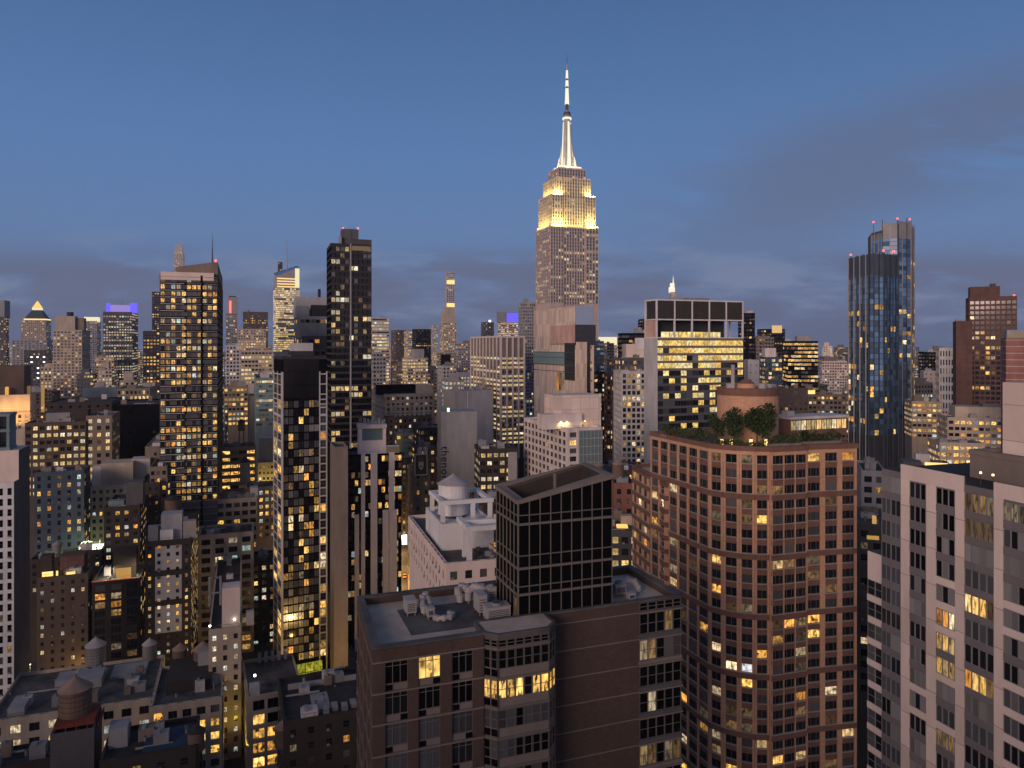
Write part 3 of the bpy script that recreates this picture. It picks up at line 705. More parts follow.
# ------------------------------------------------------------------ unseen blocks added behind the camera to shade the low floors
for k, (x, y, w_, d, h, mt, lbl) in enumerate(((-330, -160, 60, 45, 108, 'beige', 'beige'), (-240, -120, 55, 40, 120, 'brick_brown', 'dark brick'), (-165, -150, 50, 45, 104, 'grey', 'grey'), (-95, -110, 48, 40, 116, 'stone', 'stone'), (-35, -165, 44, 40, 124, 'brown', 'brown'), (30, -130, 50, 40, 110, 'brick_red', 'red brick'), (100, -150, 60, 45, 112, 'taupe', 'taupe'))):
    t = thing('building', lbl + ' block added out of view behind the camera for shade', 'building', (x, y, 0), GR, 'added shade blocks behind the camera')
    m = MB(); P = [(0, 0), (w_, 0), (w_, d), (0, d)]; m.prism(P, 0, h-1, mt, top=False); m.ring(P, inset(P, .4), h-1.01, h, mt); m.quad([(*q, h-1) for q in inset(P, .3)], 'roof_grey')
    T = frame2((w_, d), (-1, 0))
    for f in range(int(h/3.3)):
        m.box(0, w_, 0, .12, 3.3*f, 3.3*f+1.3, mt, T)
        for c in range(int(w_/3.2)): m.quad([T(.8+c*3.2, .02, 3.3*f+1.3), T(2.4+c*3.2, .02, 3.3*f+1.3), T(2.4+c*3.2, .02, 3.3*f+3.2), T(.8+c*3.2, .02, 3.3*f+3.2)], 'glass_dark')
    m.build('wall', t)
# ------------------------------------------------------------------ skyline landmark with the lit mast
litmat('lit_esb', [(1, .74, .38), (1, .68, .30), (1, .80, .5), (1, .62, .24)], .2, .95, pat=.5)
def art_deco_tower():
    D = 820; C = pt(551, D); root = thing('skyscraper', 'tallest art deco skyscraper with gold floodlit upper setbacks and glowing mast', 'skyscraper', (*C, 0), GR)
    Ed, Nd = (math.cos(GR), math.sin(GR)), (-math.sin(GR), math.cos(GR))
    w_ = along(C, Ed, 598); d = abs(along(C, Nd, 536)); wins = Wins(root); wb = MB(); pier = MB()
    z0, z1, z2, z3, z4 = 90, zz(224, D), zz(193, D), zz(177, D), zz(165, D)
    def tier(x0, x1, y0, y1, za, zb, lit, nm=None, ins=0, dk='glass_grey'):
        poly = [(x0, y0), (x1, y0), (x1, y1), (x0, y1)]; wb.prism(poly, za, zb, 'limestone')
        for O, u, L in (((x0, y0), (1, 0), x1-x0), ((x0, y1), (0, -1), y1-y0)):
            n = max(2, int(L/3.1)); b = L/n; T = frame2(O, u)
            for k in range(n+1): wb.box(max(k*b-.65, 0), min(k*b+.65, L), 0, .32, za, zb+.5, 'limestone', T)
            z = zb-3.6
            while z > max(za, 165):
                fl = random.random(); st = random.random() < lit
                for k in range(n):
                    if random.random() < .45: st = random.random() < lit*(1.6 if fl < .55 else .5)
                    pier.quad([T(k*b+.5, .04, z-1.5), T((k+1)*b-.5, .04, z-1.5), T((k+1)*b-.5, .04, z), T(k*b+.5, .04, z)], 'metal_grey')
                    wins.add(O, u, k*b+.55, z, b-1.1, 2.3, 0, 'lit_esb' if st else dk)
                z -= 3.75
    # shaft: deep centre with two forward wings
    s = w_*.26
    tier(0, w_, 1.2, d, z0, z1-2, .36); tier(-.6, s, 0, d-6, z0, z1, .27); tier(w_-s, w_+.4, 0, d-6, z0, z1, .27)
    t1 = 2.2
    tier(t1+6, w_-t1-6, t1+1.5, d-4, z1-2, z3+2, .22)
    tier(t1, t1+s-2, t1, d-3, z1, z2, .25); tier(w_-t1-s+2, w_-t1, t1, d-3, z1, z2, .25)
    tier(t1+4.5, t1+s, t1+3, d-6, z2, z3, .2); tier(w_-t1-s, w_-t1-4.5, t1+3, d-6, z2, z3, .2)
    tier(12, w_-12, 7, d-8, z3, z4, .15)
    wb.build('wall', root); pier.build('spandrel', root); wins.flush(20)
    cx, cy = w_/2, d/2-1
    m = MB(); m.xbox(cx-14, cx+14, cy-11, cy+11, z4+.01, z4+2.5, 'limestone'); m.xbox(cx-13, cx+13, cy-10.5, cy+10.5, z4+2.5, z4+3.2, 'lamp_warm'); m.build('observation_deck', root)
    # mast: winged shaft, drum, needle
    zm, zd, zt = z4+2.5, zz(117, D+20), zz(50, D+20)
    m = MB(); m.cyl(cx, cy, zm, zd, 5.2, 3.6, 'metal_light', 12)
    for k in range(4):
        a = k*math.pi/2+math.pi/4; dx, dy = math.cos(a), math.sin(a); px_, py_ = -dy, dx
        for lo, hi, za, zb in ((12.5, 9.5, zm, zm+13), (9.8, 6.6, zm, zm+27), (7.2, 4.6, zm, zd-6)):
            for sgn in (-1, 1):
                ps = [(cx+px_*1.1*sgn, cy+py_*1.1*sgn, za), (cx+dx*lo+px_*1.1*sgn, cy+dy*lo+py_*1.1*sgn, za), (cx+dx*hi+px_*1.1*sgn, cy+dy*hi+py_*1.1*sgn, zb), (cx+px_*1.1*sgn, cy+py_*1.1*sgn, zb)]
                m.quad(ps if sgn > 0 else ps[::-1], 'metal_light')
            e = [(cx+dx*lo+px_*1.1*q, cy+dy*lo+py_*1.1*q, za) for q in (-1, 1)]; f = [(cx+dx*hi+px_*1.1*q, cy+dy*hi+py_*1.1*q, zb) for q in (1, -1)]
            m.quad(e+f, 'metal_light')
    ms = m.build('mast', root)
    for k in range(4):
        a = k*math.pi/2; m = MB(); dx, dy = math.cos(a), math.sin(a); px_, py_ = -dy, dx
        for hw, rr, za, zb in ((2.3, 6.2, zm+1, zd-3), (.7, 8.2, zm, zm+19)):
            m.quad([(cx+dx*rr+px_*hw, cy+dy*rr+py_*hw, za), (cx+dx*rr*.72-px_*-hw*.5, cy+dy*rr*.72+py_*hw*.5, zb), (cx+dx*rr*.72-px_*hw*.5, cy+dy*rr*.72-py_*hw*.5, zb), (cx+dx*rr-px_*hw, cy+dy*rr-py_*hw, za)], 'mast_light')
        m.build('lit_glass_strip', ms)
    m = MB(); m.cyl(cx, cy, zd, zd+2, 5.2, 5.2, 'mast_light', 16); m.cyl(cx, cy, zd+2, zd+5, 4.6, 4.2, 'metal_grey', 16); m.cyl(cx, cy, zd+5, zd+8, 4.4, 4.0, 'metal_dark', 16); m.cyl(cx, cy, zd+8, zd+11, 3.9, 1.6, 'metal_grey', 16); m.build('dome', ms)
    m = MB(); H = zt-zd-11; zb = zd+11
    for f0, f1, r0, r1, mt in ((0, .10, 1.9, 1.9, 'metal_dark'), (.10, .38, 2.7, 1.9, 'mast_light'), (.38, .42, 1.0, 1.0, 'metal_dark'), (.42, .52, 2.0, 1.7, 'mast_light'), (.52, .56, .8, .8, 'metal_dark'), (.56, .70, 1.6, 1.2, 'mast_light'), (.70, .82, .9, .7, 'metal_light'), (.8, 1, .45, .1, 'metal_dark')):
        m.cyl(cx, cy, zb+H*f0, zb+H*f1, r0, r1, mt, 8)
    m.build('antenna', ms)
    # floodlights on the ledges washing the setbacks
    def flood(x, y, z, e, size, dirv, size_y=2.0, col=(1, .76, .20)):
        l = bpy.data.lights.new('floodlight', 'AREA'); l.shape = 'RECTANGLE'; l.size = size; l.size_y = size_y; l.energy = e; l.color = col
        o = bpy.data.objects.new('floodlight', l); COL.objects.link(o); o.parent = root; o.location = (x, y, z)
        o.rotation_euler = Vector(dirv).to_track_quat('-Z', 'Y').to_euler()
    for x0, x1 in ((t1, t1+s-2), (w_-t1-s+2, w_-t1)):
        flood((x0+x1)/2, -4.2, z1-1, FLOOD*1.1, x1-x0, (0, .42, 1)); flood((x0+x1)/2, t1-1.6, z2, FLOOD*.6, x1-x0-3, (0, .5, 1))
    flood(-5.2, d/2, z1-1, FLOOD*.9, d-10, (.42, 0, 1), 2); flood(t1+1, d/2, z2+.8, FLOOD*.55, d-14, (.4, 0, 1))
    flood(w_/2, -.5, z1-1, FLOOD*.15, w_*.4, (0, .5, 1))
    flood(cx, cy-20, z4+3.5, FLOOD*.5, 14, (0, .62, 1), 2, (1, .93, .72)); flood(cx-20, cy, z4+3.5, FLOOD*.5, 14, (.62, 0, 1), 2, (1, .93, .72))
FLOOD = 18000
art_deco_tower()

# ------------------------------------------------------------------ measured buildings
def H(px, phrase): HEROES.append((px, phrase))
PO = dict(bw=2.6, fh=3.6, ww=1.9, wh=1.8, lm='lit_office', run=.35, sty=0)         # offices, lights on in runs
AP = dict(bw=3.0, fh=3.1, ww=1.5, wh=1.7)                                           # apartments
FAR = dict(bw=3.4, fh=3.9, ww=2.1, wh=1.9, sty=0, dep=0, clutter=1, par=1.5)
def far(name, label, pl, pc, pr, top, D, wall, pb, **k):
    a = dict(FAR); a.update(k); return bd(name, label, pl, pc, pr, top, D, wall, pb, **a)

emit('edge_red', (1, .16, .05), .9)
# --- left part, far to near
far('office_tower', 'dark stepped tower cut by the left picture edge', -12, 6, 9, 317, 1150, 'dark_grey', 400, lit=.22, extras=[('box', -10, 4.5, 300, 6, 30, 'grey')])
i = far('pyramid_tower', 'brick tower with a dark pyramid roof and glowing gold tip', 21, 46, 51, 320, 1500, 'beige', 380, lit=.12)
x0, x1 = lx(i, 24, 3), lx(i, 46, 3); cx, cy = (x0+x1)/2, 3+(x1-x0)/2; hb, ht = i['zt'], lz(i, 301, cx, cy)
def frustum(nm, a0, a1, za, zb, mt):
    m = MB(); m.cyl(cx, cy, za, zb, a0*1.414, a1*1.414, mt, 4); o = m.build(nm, i['root']); return o
hw = (x1-x0)/2; zmid = hb+(ht-hb)*.52
def pyr(nm, a0, a1, za, zb, mt):
    m = MB(); p = [(cx+sx_*a0, cy+sy_*a0, za) for sx_, sy_ in ((-1, -1), (1, -1), (1, 1), (-1, 1))]; q = [(cx+sx_*a1, cy+sy_*a1, zb) for sx_, sy_ in ((-1, -1), (1, -1), (1, 1), (-1, 1))]
    for k in range(4): m.quad([p[k], p[(k+1) % 4], q[(k+1) % 4], q[k]], mt)
    m.quad(q, mt); return m.build(nm, i['root'])
pyr('cornice_light', hw*1.02, hw*1.02, hb, hb+2.5, 'terrace_gold'); pyr('pyramid_roof', hw*.98, hw*.42, hb+2.5, zmid, 'slate'); pyr('lit_band', hw*.42, hw*.40, zmid, zmid+4, 'crown_pale'); pyr('lit_tip', hw*.42, hw*.03, zmid+4, ht, 'crown_gold')
far('office_tower', 'broad grey base block with white vertical strips below the pyramid tower', 12, 47, 53, 340, 1400, 'grey', 400, lit=.10, bw=6, ww=3.4)
far('hotel_block', 'dark glass slab with bright white light clusters below the pyramid tower', 24, 49, 52, 350, 1250, 'dark_grey', 400, lit=.05, dk='glass_black', extras=[('box', 30.5, 32.5, 356.5, -.6, .5, 'sign_white', 'light_cluster', 98.7), ('box', 36.5, 38.5, 356.5, -.6, .5, 'sign_white', 'light_cluster', 98.7), ('box', 43.0, 45.0, 356.5, -.6, .5, 'sign_white', 'light_cluster', 98.7), ('box', 30.5, 32.5, 361.5, -.6, .5, 'sign_white', 'light_cluster', 90.3), ('box', 43.0, 45.0, 361.5, -.6, .5, 'sign_white', 'light_cluster', 90.3), ('box', 37.0, 39.0, 367.5, -.6, .5, 'sign_white', 'light_cluster', 80.1), ('box', 37.0, 39.0, 372.5, -.6, .5, 'sign_white', 'light_cluster', 71.7), ('box', 37.0, 39.0, 377.5, -.6, .5, 'sign_white', 'light_cluster', 63.2)])
far('apartment_tower', 'beige stepped tower with a round drum on top left of the blue crown', 53, 82, 90, 330, 900, 'beige', 395, lit=.22, lm='lit_warm', ww=2.2, bw=4, fh=3.6, dep=.4, extras=[('box', 55, 75, 316, 5, 16, 'beige'), ('box', 75, 84, 318, 8, 14, 'beige_dark'), ('drum', 66, 73, 312, 8, 6, 'dark')])
far('office_tower', 'pale tower with a lit white crown just left of the blue crown', 83, 97, 101, 321, 1300, 'grey_light', 400, lit=.12, extras=[('box', 84, 98, 317, 2, 20, 'crown_pale', 'lit_crown')])
far('office_block', 'beige block with lit floors in front of the pale crowned tower', 96, 114, 118, 357, 1050, 'beige', 400, lit=.4)
i = far('office_tower', 'glass tower with a glowing blue and violet crown', 103, 132, 138, 312, 1100, 'dark_grey', 392, lit=.42, run=.25, lm='lit_pale', extras=[('box', 106, 110, 303, 1, 4, 'crown_blue', 'lit_crown'), ('box', 130, 137, 303, 1, 4, 'crown_blue', 'lit_crown'), ('box', 110, 130, 305, 2, 6, 'crown_violet', 'lit_crown'), ('box', 111, 131, 308, 9, 20, 'metal_grey'), ('spike', 121.6, 122.4, 298, 8, 1, 'metal_dark')])
H(118, 'blue crowned tower')
far('office_tower', 'dark slab tower with lit floors behind the striped residential tower', 152, 164, 170, 292, 1250, 'dark', 400, lit=.35, run=.3)
far('office_block', 'dark office block with amber lit floors left of the residential tower', 143, 163, 170, 331, 850, 'dark', 395, lit=.55, run=.3, lm='lit_warm')
far('supertall', 'pale slim supertall peeking over the slanted crown of the residential tower', 174, 183, 185, 252, 2700, 'grey_light', 345, lit=.35, extras=[('box', 175, 182.5, 244, 3, 20, 'grey_light')])
i = bd('residential_tower', 'dark residential tower with white bands, lit windows and a slanted brown crown', 160, 217.5, 226, 276, 325, 'dark_grey', 492, bw=2.0, fh=2.95, ww=1.55, wh=1.85, lit=.36, dep=.12, band='black', sty=2, blind=.45, clutter=0, gap=.8, thr=16)
m = MB(); T = frame2((i['x0'], 0), (1, 0)); z = i['zt']-.8
while z > 40: m.box(0, i['w']*.42, .22, .5, z-.12, z+.12, 'grey_light', T); m.box(i['w']*.46, i['w']*.72, .22, .5, z-.1, z+.1, 'grey', T); m.box(i['w']*.76, i['w'], .22, .5, z-.1, z+.1, 'grey', T); z -= 2.95
m.box(i['w']*.70, i['w']*.74, .2, .32, 30, i['zt'], 'black', T)
m.build('balcony_bands', i['root'])
m = MB(); y0 = 1.0; xa, xb = i['x0'], i['x1']; za = i['zt']; z0_, z1_ = lz(i, 268, 0, 1), lz(i, 261.5, 0, 1)
m.box(.2, i['w']-1.5, -3, .3, za-2.2, za+1.2, 'pink_plain', T)
p = [(xa+6, 2.2), (xb, 2.2), (xb, i['d']-2), (xa+6, i['d']-2)]; hh = [z0_, z1_, z1_, z0_]
for k in range(4):
    j = (k+1) % 4; m.quad([(*p[k], za-1), (*p[j], za-1), (*p[j], hh[j]), (*p[k], hh[k])], 'beige_dark')
m.quad([(*p[k], hh[k]) for k in range(4)], 'brown'); m.build('slanted_crown', i['root'])
extra(i, 'spike', 211.4, 213.2, 233, 6, 1, 'metal_dark', base=z1_-1)
m = MB(); m.cyl(xb-.8, 3, z1_, z1_+.9, .35, .35, 'lamp_red', 8); m.build('beacon', i['root'])
H(193, 'slanted crown residential tower')
bd('stone_hotel', 'old stone hotel wing glowing amber under floodlights at the left edge', -18, 30, 34, 412, 560, 'beige', 425, bw=4.5, fh=4, ww=2, wh=2.3, lit=.4, lm='lit_warm', extras=[('box', -12, 30, 395, .5, 16, 'beige'), ('box', -12, 24, 366, 8, 20, 'brown'), ('box', 5, 7.5, 387, 3, 3, 'lit_warm', 'lit_dormer'), ('box', 27, 29.5, 386, 3, 3, 'lit_warm', 'lit_dormer'), ('box', 41, 43.5, 386, 6, 3, 'lit_warm', 'lit_dormer')], dep=.4, clutter=0)
def floodA(name, loc, e, size, dirv, col, sy=1.0):
    l = bpy.data.lights.new(name, 'AREA'); l.shape = 'RECTANGLE'; l.size = size; l.size_y = sy; l.energy = e; l.color = col
    o = bpy.data.objects.new(name, l); COL.objects.link(o); o.location = loc; o.rotation_euler = Vector(dirv).to_track_quat('-Z', 'Y').to_euler()
p = pt(16, 553); floodA('floodlight', (p[0]+1.5, p[1]-3, zz(424, 555)), 7000, 30, (.05, .35, 1), (1, .5, .14), 2); floodA('floodlight', (p[0]+1.5, p[1]-2.5, zz(411, 555)), 4500, 30, (-.05, .5, 1), (1, .52, .16), 1.5)
bd('office_block', 'dim brown block with dormers behind the amber hotel', -5, 52, 60, 392, 640, 'brown', 430, lit=.06, dep=.2, **{k: v for k, v in AP.items()})
bd('old_office', 'long pale stone block with arched white windows behind the black bulk', 60, 148, 160, 399, 640, 'stone', 412, bw=3.4, fh=4.6, ww=2, wh=2.6, lit=.4, lm='lit_pale', sty=0, dep=.3, extras=[('box', 82, 120, 388, 14, 14, 'teal_wall'), ('box', 119, 130, 386, 6, 10, 'grey'), ('box', 143, 155, 383, 3, 10, 'beige')])
bd('old_office', 'grey old block with bright attic windows just left of the residential tower', 117, 150, 157, 388, 600, 'beige_dark', 432, bw=3, fh=4.4, ww=1.7, wh=2.6, lit=.45, lm='lit_pale', sty=0, dep=.3)
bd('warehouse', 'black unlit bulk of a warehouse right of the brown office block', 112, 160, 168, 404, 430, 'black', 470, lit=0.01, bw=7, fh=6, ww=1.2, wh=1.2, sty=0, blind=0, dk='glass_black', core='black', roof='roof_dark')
bd('warehouse', 'dark flat roofed block with vents behind the brown office block', 47, 112, 122, 401, 470, 'brown_dark', 430, lit=0.0, bw=5, fh=4, ww=1.5, wh=1.5, sty=0, blind=0, dk='glass_black', roof='roof_dark', clutter=5)
bd('office_block', 'brown brick office block with paired bright windows and a rooftop shed', 25, 86, 92, 421, 375, 'brown', 492, bw=3.0, fh=3.6, ww=2.0, wh=1.9, lit=.5, lm='lit_office', dep=.25, sty=2, blind=.05, extras=[('box', 72, 88, 410, 3, 8, 'brown_dark'), ('box', 46, 70, 413, 6, 3, 'metal_grey')])
bd('office_block', 'narrow brown office wing with two columns of lit windows beside the brick office', 86, 112, 119.5, 415, 380, 'beige_dark', 480, bw=3.6, fh=3.5, ww=1.8, wh=2, lit=.6, lm='lit_office', dep=.25, sty=2, blind=.05, roof='roof_dark')
bd('apartment_block', 'slate blue block with a few scattered amber windows', 34, 84, 90, 470, 300, 'slate', 560, lit=.22, dep=.1, clutter=3, blind=.05, bw=3.2, fh=3.0, ww=1.3, wh=1.8)
bd('apartment_block', 'stepped beige block with a plain top storey above a green lit yard', 84, 131, 140, 484, 320, 'beige', 560, lit=.05, blind=.5, bw=2.6, fh=3.1, ww=1.2, wh=1.6, dep=.15, extras=[('box', 101, 133, 463, 3, 12, 'beige'), ('box', 92, 102, 467, 4, 6, 'white_pink'), ('box', 131, 150, 459, 9, 9, 'grey_light')])
bd('loft_block', 'plain pinkish loft block with a blank side wall above the dark tank', 145, 186, 193, 445, 340, 'taupe', 520, lit=.02, bw=9, fh=5, ww=1, wh=1.4, dep=0, blind=0, sty=0, roof='roof_light', extras=[('box', 160, 186, 441, .4, 6, 'white_pink')])
bd('loft_block', 'narrow brown lofts with four amber windows between beige and pinkish blocks', 150, 167, 176, 466, 315, 'beige_dark', 540, lit=.45, lm='lit_big', bw=2.6, fh=3.2, ww=1.4, wh=1.7)
bd('office_block', 'brown loft block with amber ribbon windows behind the snowy long roof', 222, 255, 259, 446, 390, 'beige_dark', 500, bw=4.6, fh=3.6, ww=3.7, wh=1.7, lit=.55, lm='lit_big', dep=.3, sty=4, blind=.3, roof='roof_dark')
bd('loft_block', 'yellow lit low block squeezed between brown lofts and the slim black tower', 258, 274, 279, 462, 420, 'beige', 505, bw=2.4, fh=3.2, ww=1.2, wh=1.4, lit=.25, dep=.1, extras=[('box', 259, 275, 438, 6, 9, 'grey_light')])
p = pt(266, 414); floodA('floodlight', (p[0], p[1], zz(505, 418)), 9000, 9, (.1, .5, 1), (1, .75, .2))
bd('loft_block', 'small amber lit block below the yellow one beside the slim black tower', 246, 276, 282, 486, 360, 'beige', 530, bw=3, fh=3.4, ww=1.6, wh=1.8, lit=.5, dep=.15)
bd('stone_block', 'long pale stone loft with arched windows and a snowy looking roof', 183, 257, 263, 497, 335, 'beige', 545, bw=3.3, fh=3.7, ww=2.5, wh=2.0, lit=.3, lm='lit_big', dep=.3, sty=3, blind=.1, roof='roof_light', extras=[('box', 184, 206, 490, 4, 7, 'grey_light'), ('box', 250, 258, 488, 3, 6, 'grey_light')], clutter=4)
bd('apartment_block', 'black brick block with a grey bulkhead and two amber window columns', 104, 140, 148, 505, 288, 'brown_dark', 600, bw=2.9, fh=2.8, ww=1.5, wh=1.5, lit=.4, lm='lit_warm', dep=.12, sty=2, blind=.2, roof='roof_dark', extras=[('box', 126, 143, 482, 3, 7, 'dark_grey'), ('box', 108, 124, 501, 4, 4, 'teal_wall')])
bd('apartment_block', 'dark block with unlit brown side rising behind the white panelled one', 140, 160, 168, 482, 310, 'brown_dark', 560, bw=3, fh=3, ww=1, wh=1.4, lit=.15, dep=.1, blind=.2, roof='roof_dark')
bd('loft_building', 'tan loft building with a pale cornice and dark window columns beside white panels', 199, 253, 258, 531, 290, 'beige', 650, bw=4.4, fh=3.5, ww=3.1, wh=2.1, lit=.12, dep=.35, sty=3, blind=.05, dk='glass_black', roof='roof_dark', clutter=3)
bd('warehouse', 'unlit black warehouse between the tan loft and the slim black tower', 252, 276, 282, 560, 300, 'brown_dark', 640, bw=2.8, fh=3.0, ww=1.6, wh=1.8, lit=.28, dep=.1, lm='lit_pale', roof='roof_dark')
i = bd('apartment_block', 'dark block with big white wall panels and a row of small amber windows', 145, 191, 199, 538, 262, 'brown_dark', 665, bw=2.75, fh=2.62, ww=1.0, wh=1.25, lit=.45, dep=0, sty=1, blind=.3, roof='roof_dark', extras=[('box', 161, 182, 514, 3, 6, 'grey_light'), ('box', 183, 196, 521, 2, 3, 'metal_light'), ('box', 148, 158, 526, 2, 2, 'grey'), ('box', 160, 173, 530, .6, 1.4, 'white')])
m = MB(); T = frame2((i['x0'], 0), (1, 0)); fx = i['w']/46
for a, b in ((547, 571), (577, 601), (607, 634)): m.box(10*fx, 36.5*fx, .005, .02, zz(b, 258), zz(a, 258), 'grey_light', T)
m.build('white_panel', i['root'])
i = bd('brown_hotel', 'brown brick hotel with a string of terrace lights along its top edge', 37, 88, 92, 573, 266, 'brown', 690, bw=3.0, fh=3.0, ww=1.1, wh=1.4, lit=.10, lm='lit_pale', dep=.12, sty=1, blind=.1, roof='roof_grey', extras=[('box', 60, 84, 556, 4, 7, 'maroon'), ('box', 40, 52, 556, 5, 4, 'brown_dark'), ('box', 42, 53, 571.8, .8, .2, 'terrace_gold', 'terrace_light', 37.9), ('box', 56, 58, 571, .8, .2, 'terrace_gold', 'terrace_light', 37.9), ('box', 66, 75, 571.8, .8, .2, 'terrace_gold', 'terrace_light', 37.9)])
i = bd('apartment_block', 'dark brick block with a red edged, brightly lit roof terrace', 92, 140, 147, 577, 264, 'brown_dark', 690, bw=4.6, fh=3.0, ww=3.2, wh=2.2, lit=.28, dep=.2, sty=3, blind=.2, roof='roof_dark', extras=[('box', 116, 131, 568, 3, .3, 'lit_warm', 'terrace_room'), ('box', 113, 136, 550, 5, 6, 'brown_dark')])
m = MB(); T = frame2((i['x0'], 0), (1, 0))
for q in range(30): m.box(i['w']*q/30, i['w']*(q+.55)/30, .25, .32, i['zt']-.15, i['zt']+.05, 'edge_red', T)
m.build('terrace_edge_light', i['root'])
p = pt(105, 262); floodA('terrace_lamp', (p[0], p[1]+2, zz(571, 262)), 1300, 1.5, (.3, .2, -1), (1, .85, .6)); p = pt(137, 262); floodA('terrace_lamp', (p[0], p[1]+2, zz(566, 262)), 1300, 1.5, (-.3, .2, -1), (1, .85, .6))
bd('courtyard_block', 'low block with a floodlit greenish white roof yard', 74, 102, 108, 549, 286, 'brown_dark', 580, bw=3, fh=3, ww=1.2, wh=1.5, lit=.2, roof='roof_light')
p = pt(91, 291); floodA('yard_lamp', (p[0], p[1], zz(535, 290)), 4500, 3, (0, .15, -1), (.85, 1, .6))
bd('courtyard_block', 'low dark roof with sheds between the slate blue block and brown hotel', 30, 74, 80, 556, 285, 'brown_dark', 580, bw=3, fh=3, ww=1.2, wh=1.5, lit=.35, roof='roof_dark', clutter=5)
i = bd('apartment_tower', 'white windowed tower with a blank grey side wall at the left edge', -30, 14, 35, 482, 215, 'white', 700, bw=2.0, fh=3.05, ww=1.05, wh=2.0, lit=.03, dep=.12, sty=1, blind=.05, faces='S', depth=17, core='white', clutter=0, roof='roof_light', dk='glass_black')
m = MB(); x = i['x1']; dd = i['d']; za = i['zt']
m.quad([(x+.02, 0, 0), (x+.02, dd, 0), (x+.02, dd, za), (x+.02, 0, za)], 'dark_grey'); m.build('party_wall', i['root'])
ya = 5.0; m = MB(); m.prism([(x-14, ya), (x-.05, ya), (x-.05, dd), (x-14, dd)], za-.8, zz(449, 222), 'pink_plain'); m.quad([(x-.02, ya, za-1), (x-.02, dd, za-1), (x-.02, dd, zz(449, 222)), (x-.02, ya, zz(449, 222))], 'dark_grey'); m.build('set_back_storey', i['root'])
m = MB(); z0_, z1_ = zz(449, 222), zz(413, 222)
for xx in (-14, -8.2, -3.4): m.xbox(x+xx, x+xx+.7, ya+1, ya+8, z0_, z1_-.8, 'teal_wall')
for zf in (z0_, (z0_+z1_)/2, z1_-.8): m.xbox(x-14, x-2.5, ya+.8, ya+8.2, zf, zf+.8, 'teal_wall')
m.xbox(x-13.8, x-3, ya+5, ya+8, z0_+.8, z1_-.8, 'glass_dark'); m.build('balcony_frame', i['root'])

# --- centre left
far('spired_tower', 'glowing gold crystalline tower with a sloped top and thin spire', 267, 276, 300, 287, 1500, 'beige', 350, bw=4, fh=4.2, ww=3.7, wh=3.0, lit=.85, lm='lit_office', run=.2, depth=30, clutter=0, dk='glass_mirror')
i = None
def crystal():
    D = 1500; C = pt(276, D); r = [o for o in COL.objects if o.get('label', '').startswith('glowing gold crystalline')][0]
    info = dict(root=r, C=C, E=(math.cos(GR), math.sin(GR)), N=(-math.sin(GR), math.cos(GR)), zr=zz(287, D))
    x0, x1 = lx(info, 267, 0), lx(info, 300, 0); zb = zz(287, D)-1; x0 = 0
    m = MB(); p = [(x0, .5), (x1, .5), (x1, 28), (x0, 28)]; h = [zz(276, D), zz(266, D), zz(263, D), zz(272, D)]
    for k in range(4):
        j = (k+1) % 4; m.quad([(*p[k], zb), (*p[j], zb), (*p[j], h[j]), (*p[k], h[k])], 'metal_light')
    m.quad([(*p[k], h[k]) for k in range(4)], 'glass_mirror')
    for k in range(4):
        z = zb+1+k*5.5
        m.box(2, x1-1, -.48, -.3, z, z+2.6, 'lit_office', ID)
    m.box(x1-9, x1-.2, -.5, -.2, zb, h[1]-3, 'crown_pale', ID); m.build('sloped_top', r)
    extra(info, 'spike', 287.3, 289, 228, 14, 1, 'metal_light', 'spire', zb)
crystal(); H(284, 'gold crystalline tower')
far('office_tower', 'thin black tower standing just behind the gold crystalline one', 278, 282.5, 283.5, 262, 1750, 'dark', 300, lit=.1)
far('office_tower', 'tower with a red sign and dark cap right of the residential tower', 226, 237, 240, 313, 1350, 'grey', 352, lit=.12, extras=[('box', 228, 237.5, 297, 2, 18, 'grey'), ('box', 229, 236, 296, 6, 9, 'dark'), ('box', 229.4, 231.2, 301, 1, 1, 'lamp_red', 'red_sign')])
far('office_block', 'dark brown block with round lights left of the gold crystalline tower', 243, 268, 272, 312, 1250, 'brown', 355, lit=.2, lm='lit_warm')
far('theatre_block', 'broad block in amber light below the dark brown block', 238, 266, 270, 329, 1100, 'beige', 365, lit=.6, lm='lit_warm')
bd('old_office', 'pale stone offices with bright ribbon floors below the gold tower', 241, 272, 284, 350, 720, 'beige', 382, bw=3, fh=4, ww=2.4, wh=2.0, lit=.62, lm='lit_office', run=.25, sty=0, dep=.3, clutter=3)
bd('old_office', 'grey stone loft with a setback top between residential tower and lit offices', 226, 243, 248, 345, 800, 'grey_light', 400, bw=3.5, fh=4, ww=2, wh=2.2, lit=.1, sty=0, dep=.3)
bd('old_office', 'low crowded stone block with amber rows left of the teal glass block', 224, 248, 252, 386, 620, 'beige_dark', 425, bw=3, fh=4, ww=2.2, wh=2, lit=.55, sty=0, dep=.2, lm='lit_warm')
bd('glass_block', 'pale teal glass office block with a few lit strips', 251, 256, 275, 378, 560, 'teal_wall', 425, bw=2.4, fh=3.6, ww=2.3, wh=1.7, lit=.3, lm='lit_pale', run=.3, sty=0, dep=.1, dk='glass_teal', bl='glass_grey')
bd('office_block', 'low office block with long glowing white ribbon windows', 225, 227, 272, 407, 500, 'teal_wall', 445, bw=3, fh=3.8, ww=3, wh=1.7, lit=.65, lm='lit_office', run=.2, sty=0, dep=.3, depth=20, clutter=4)
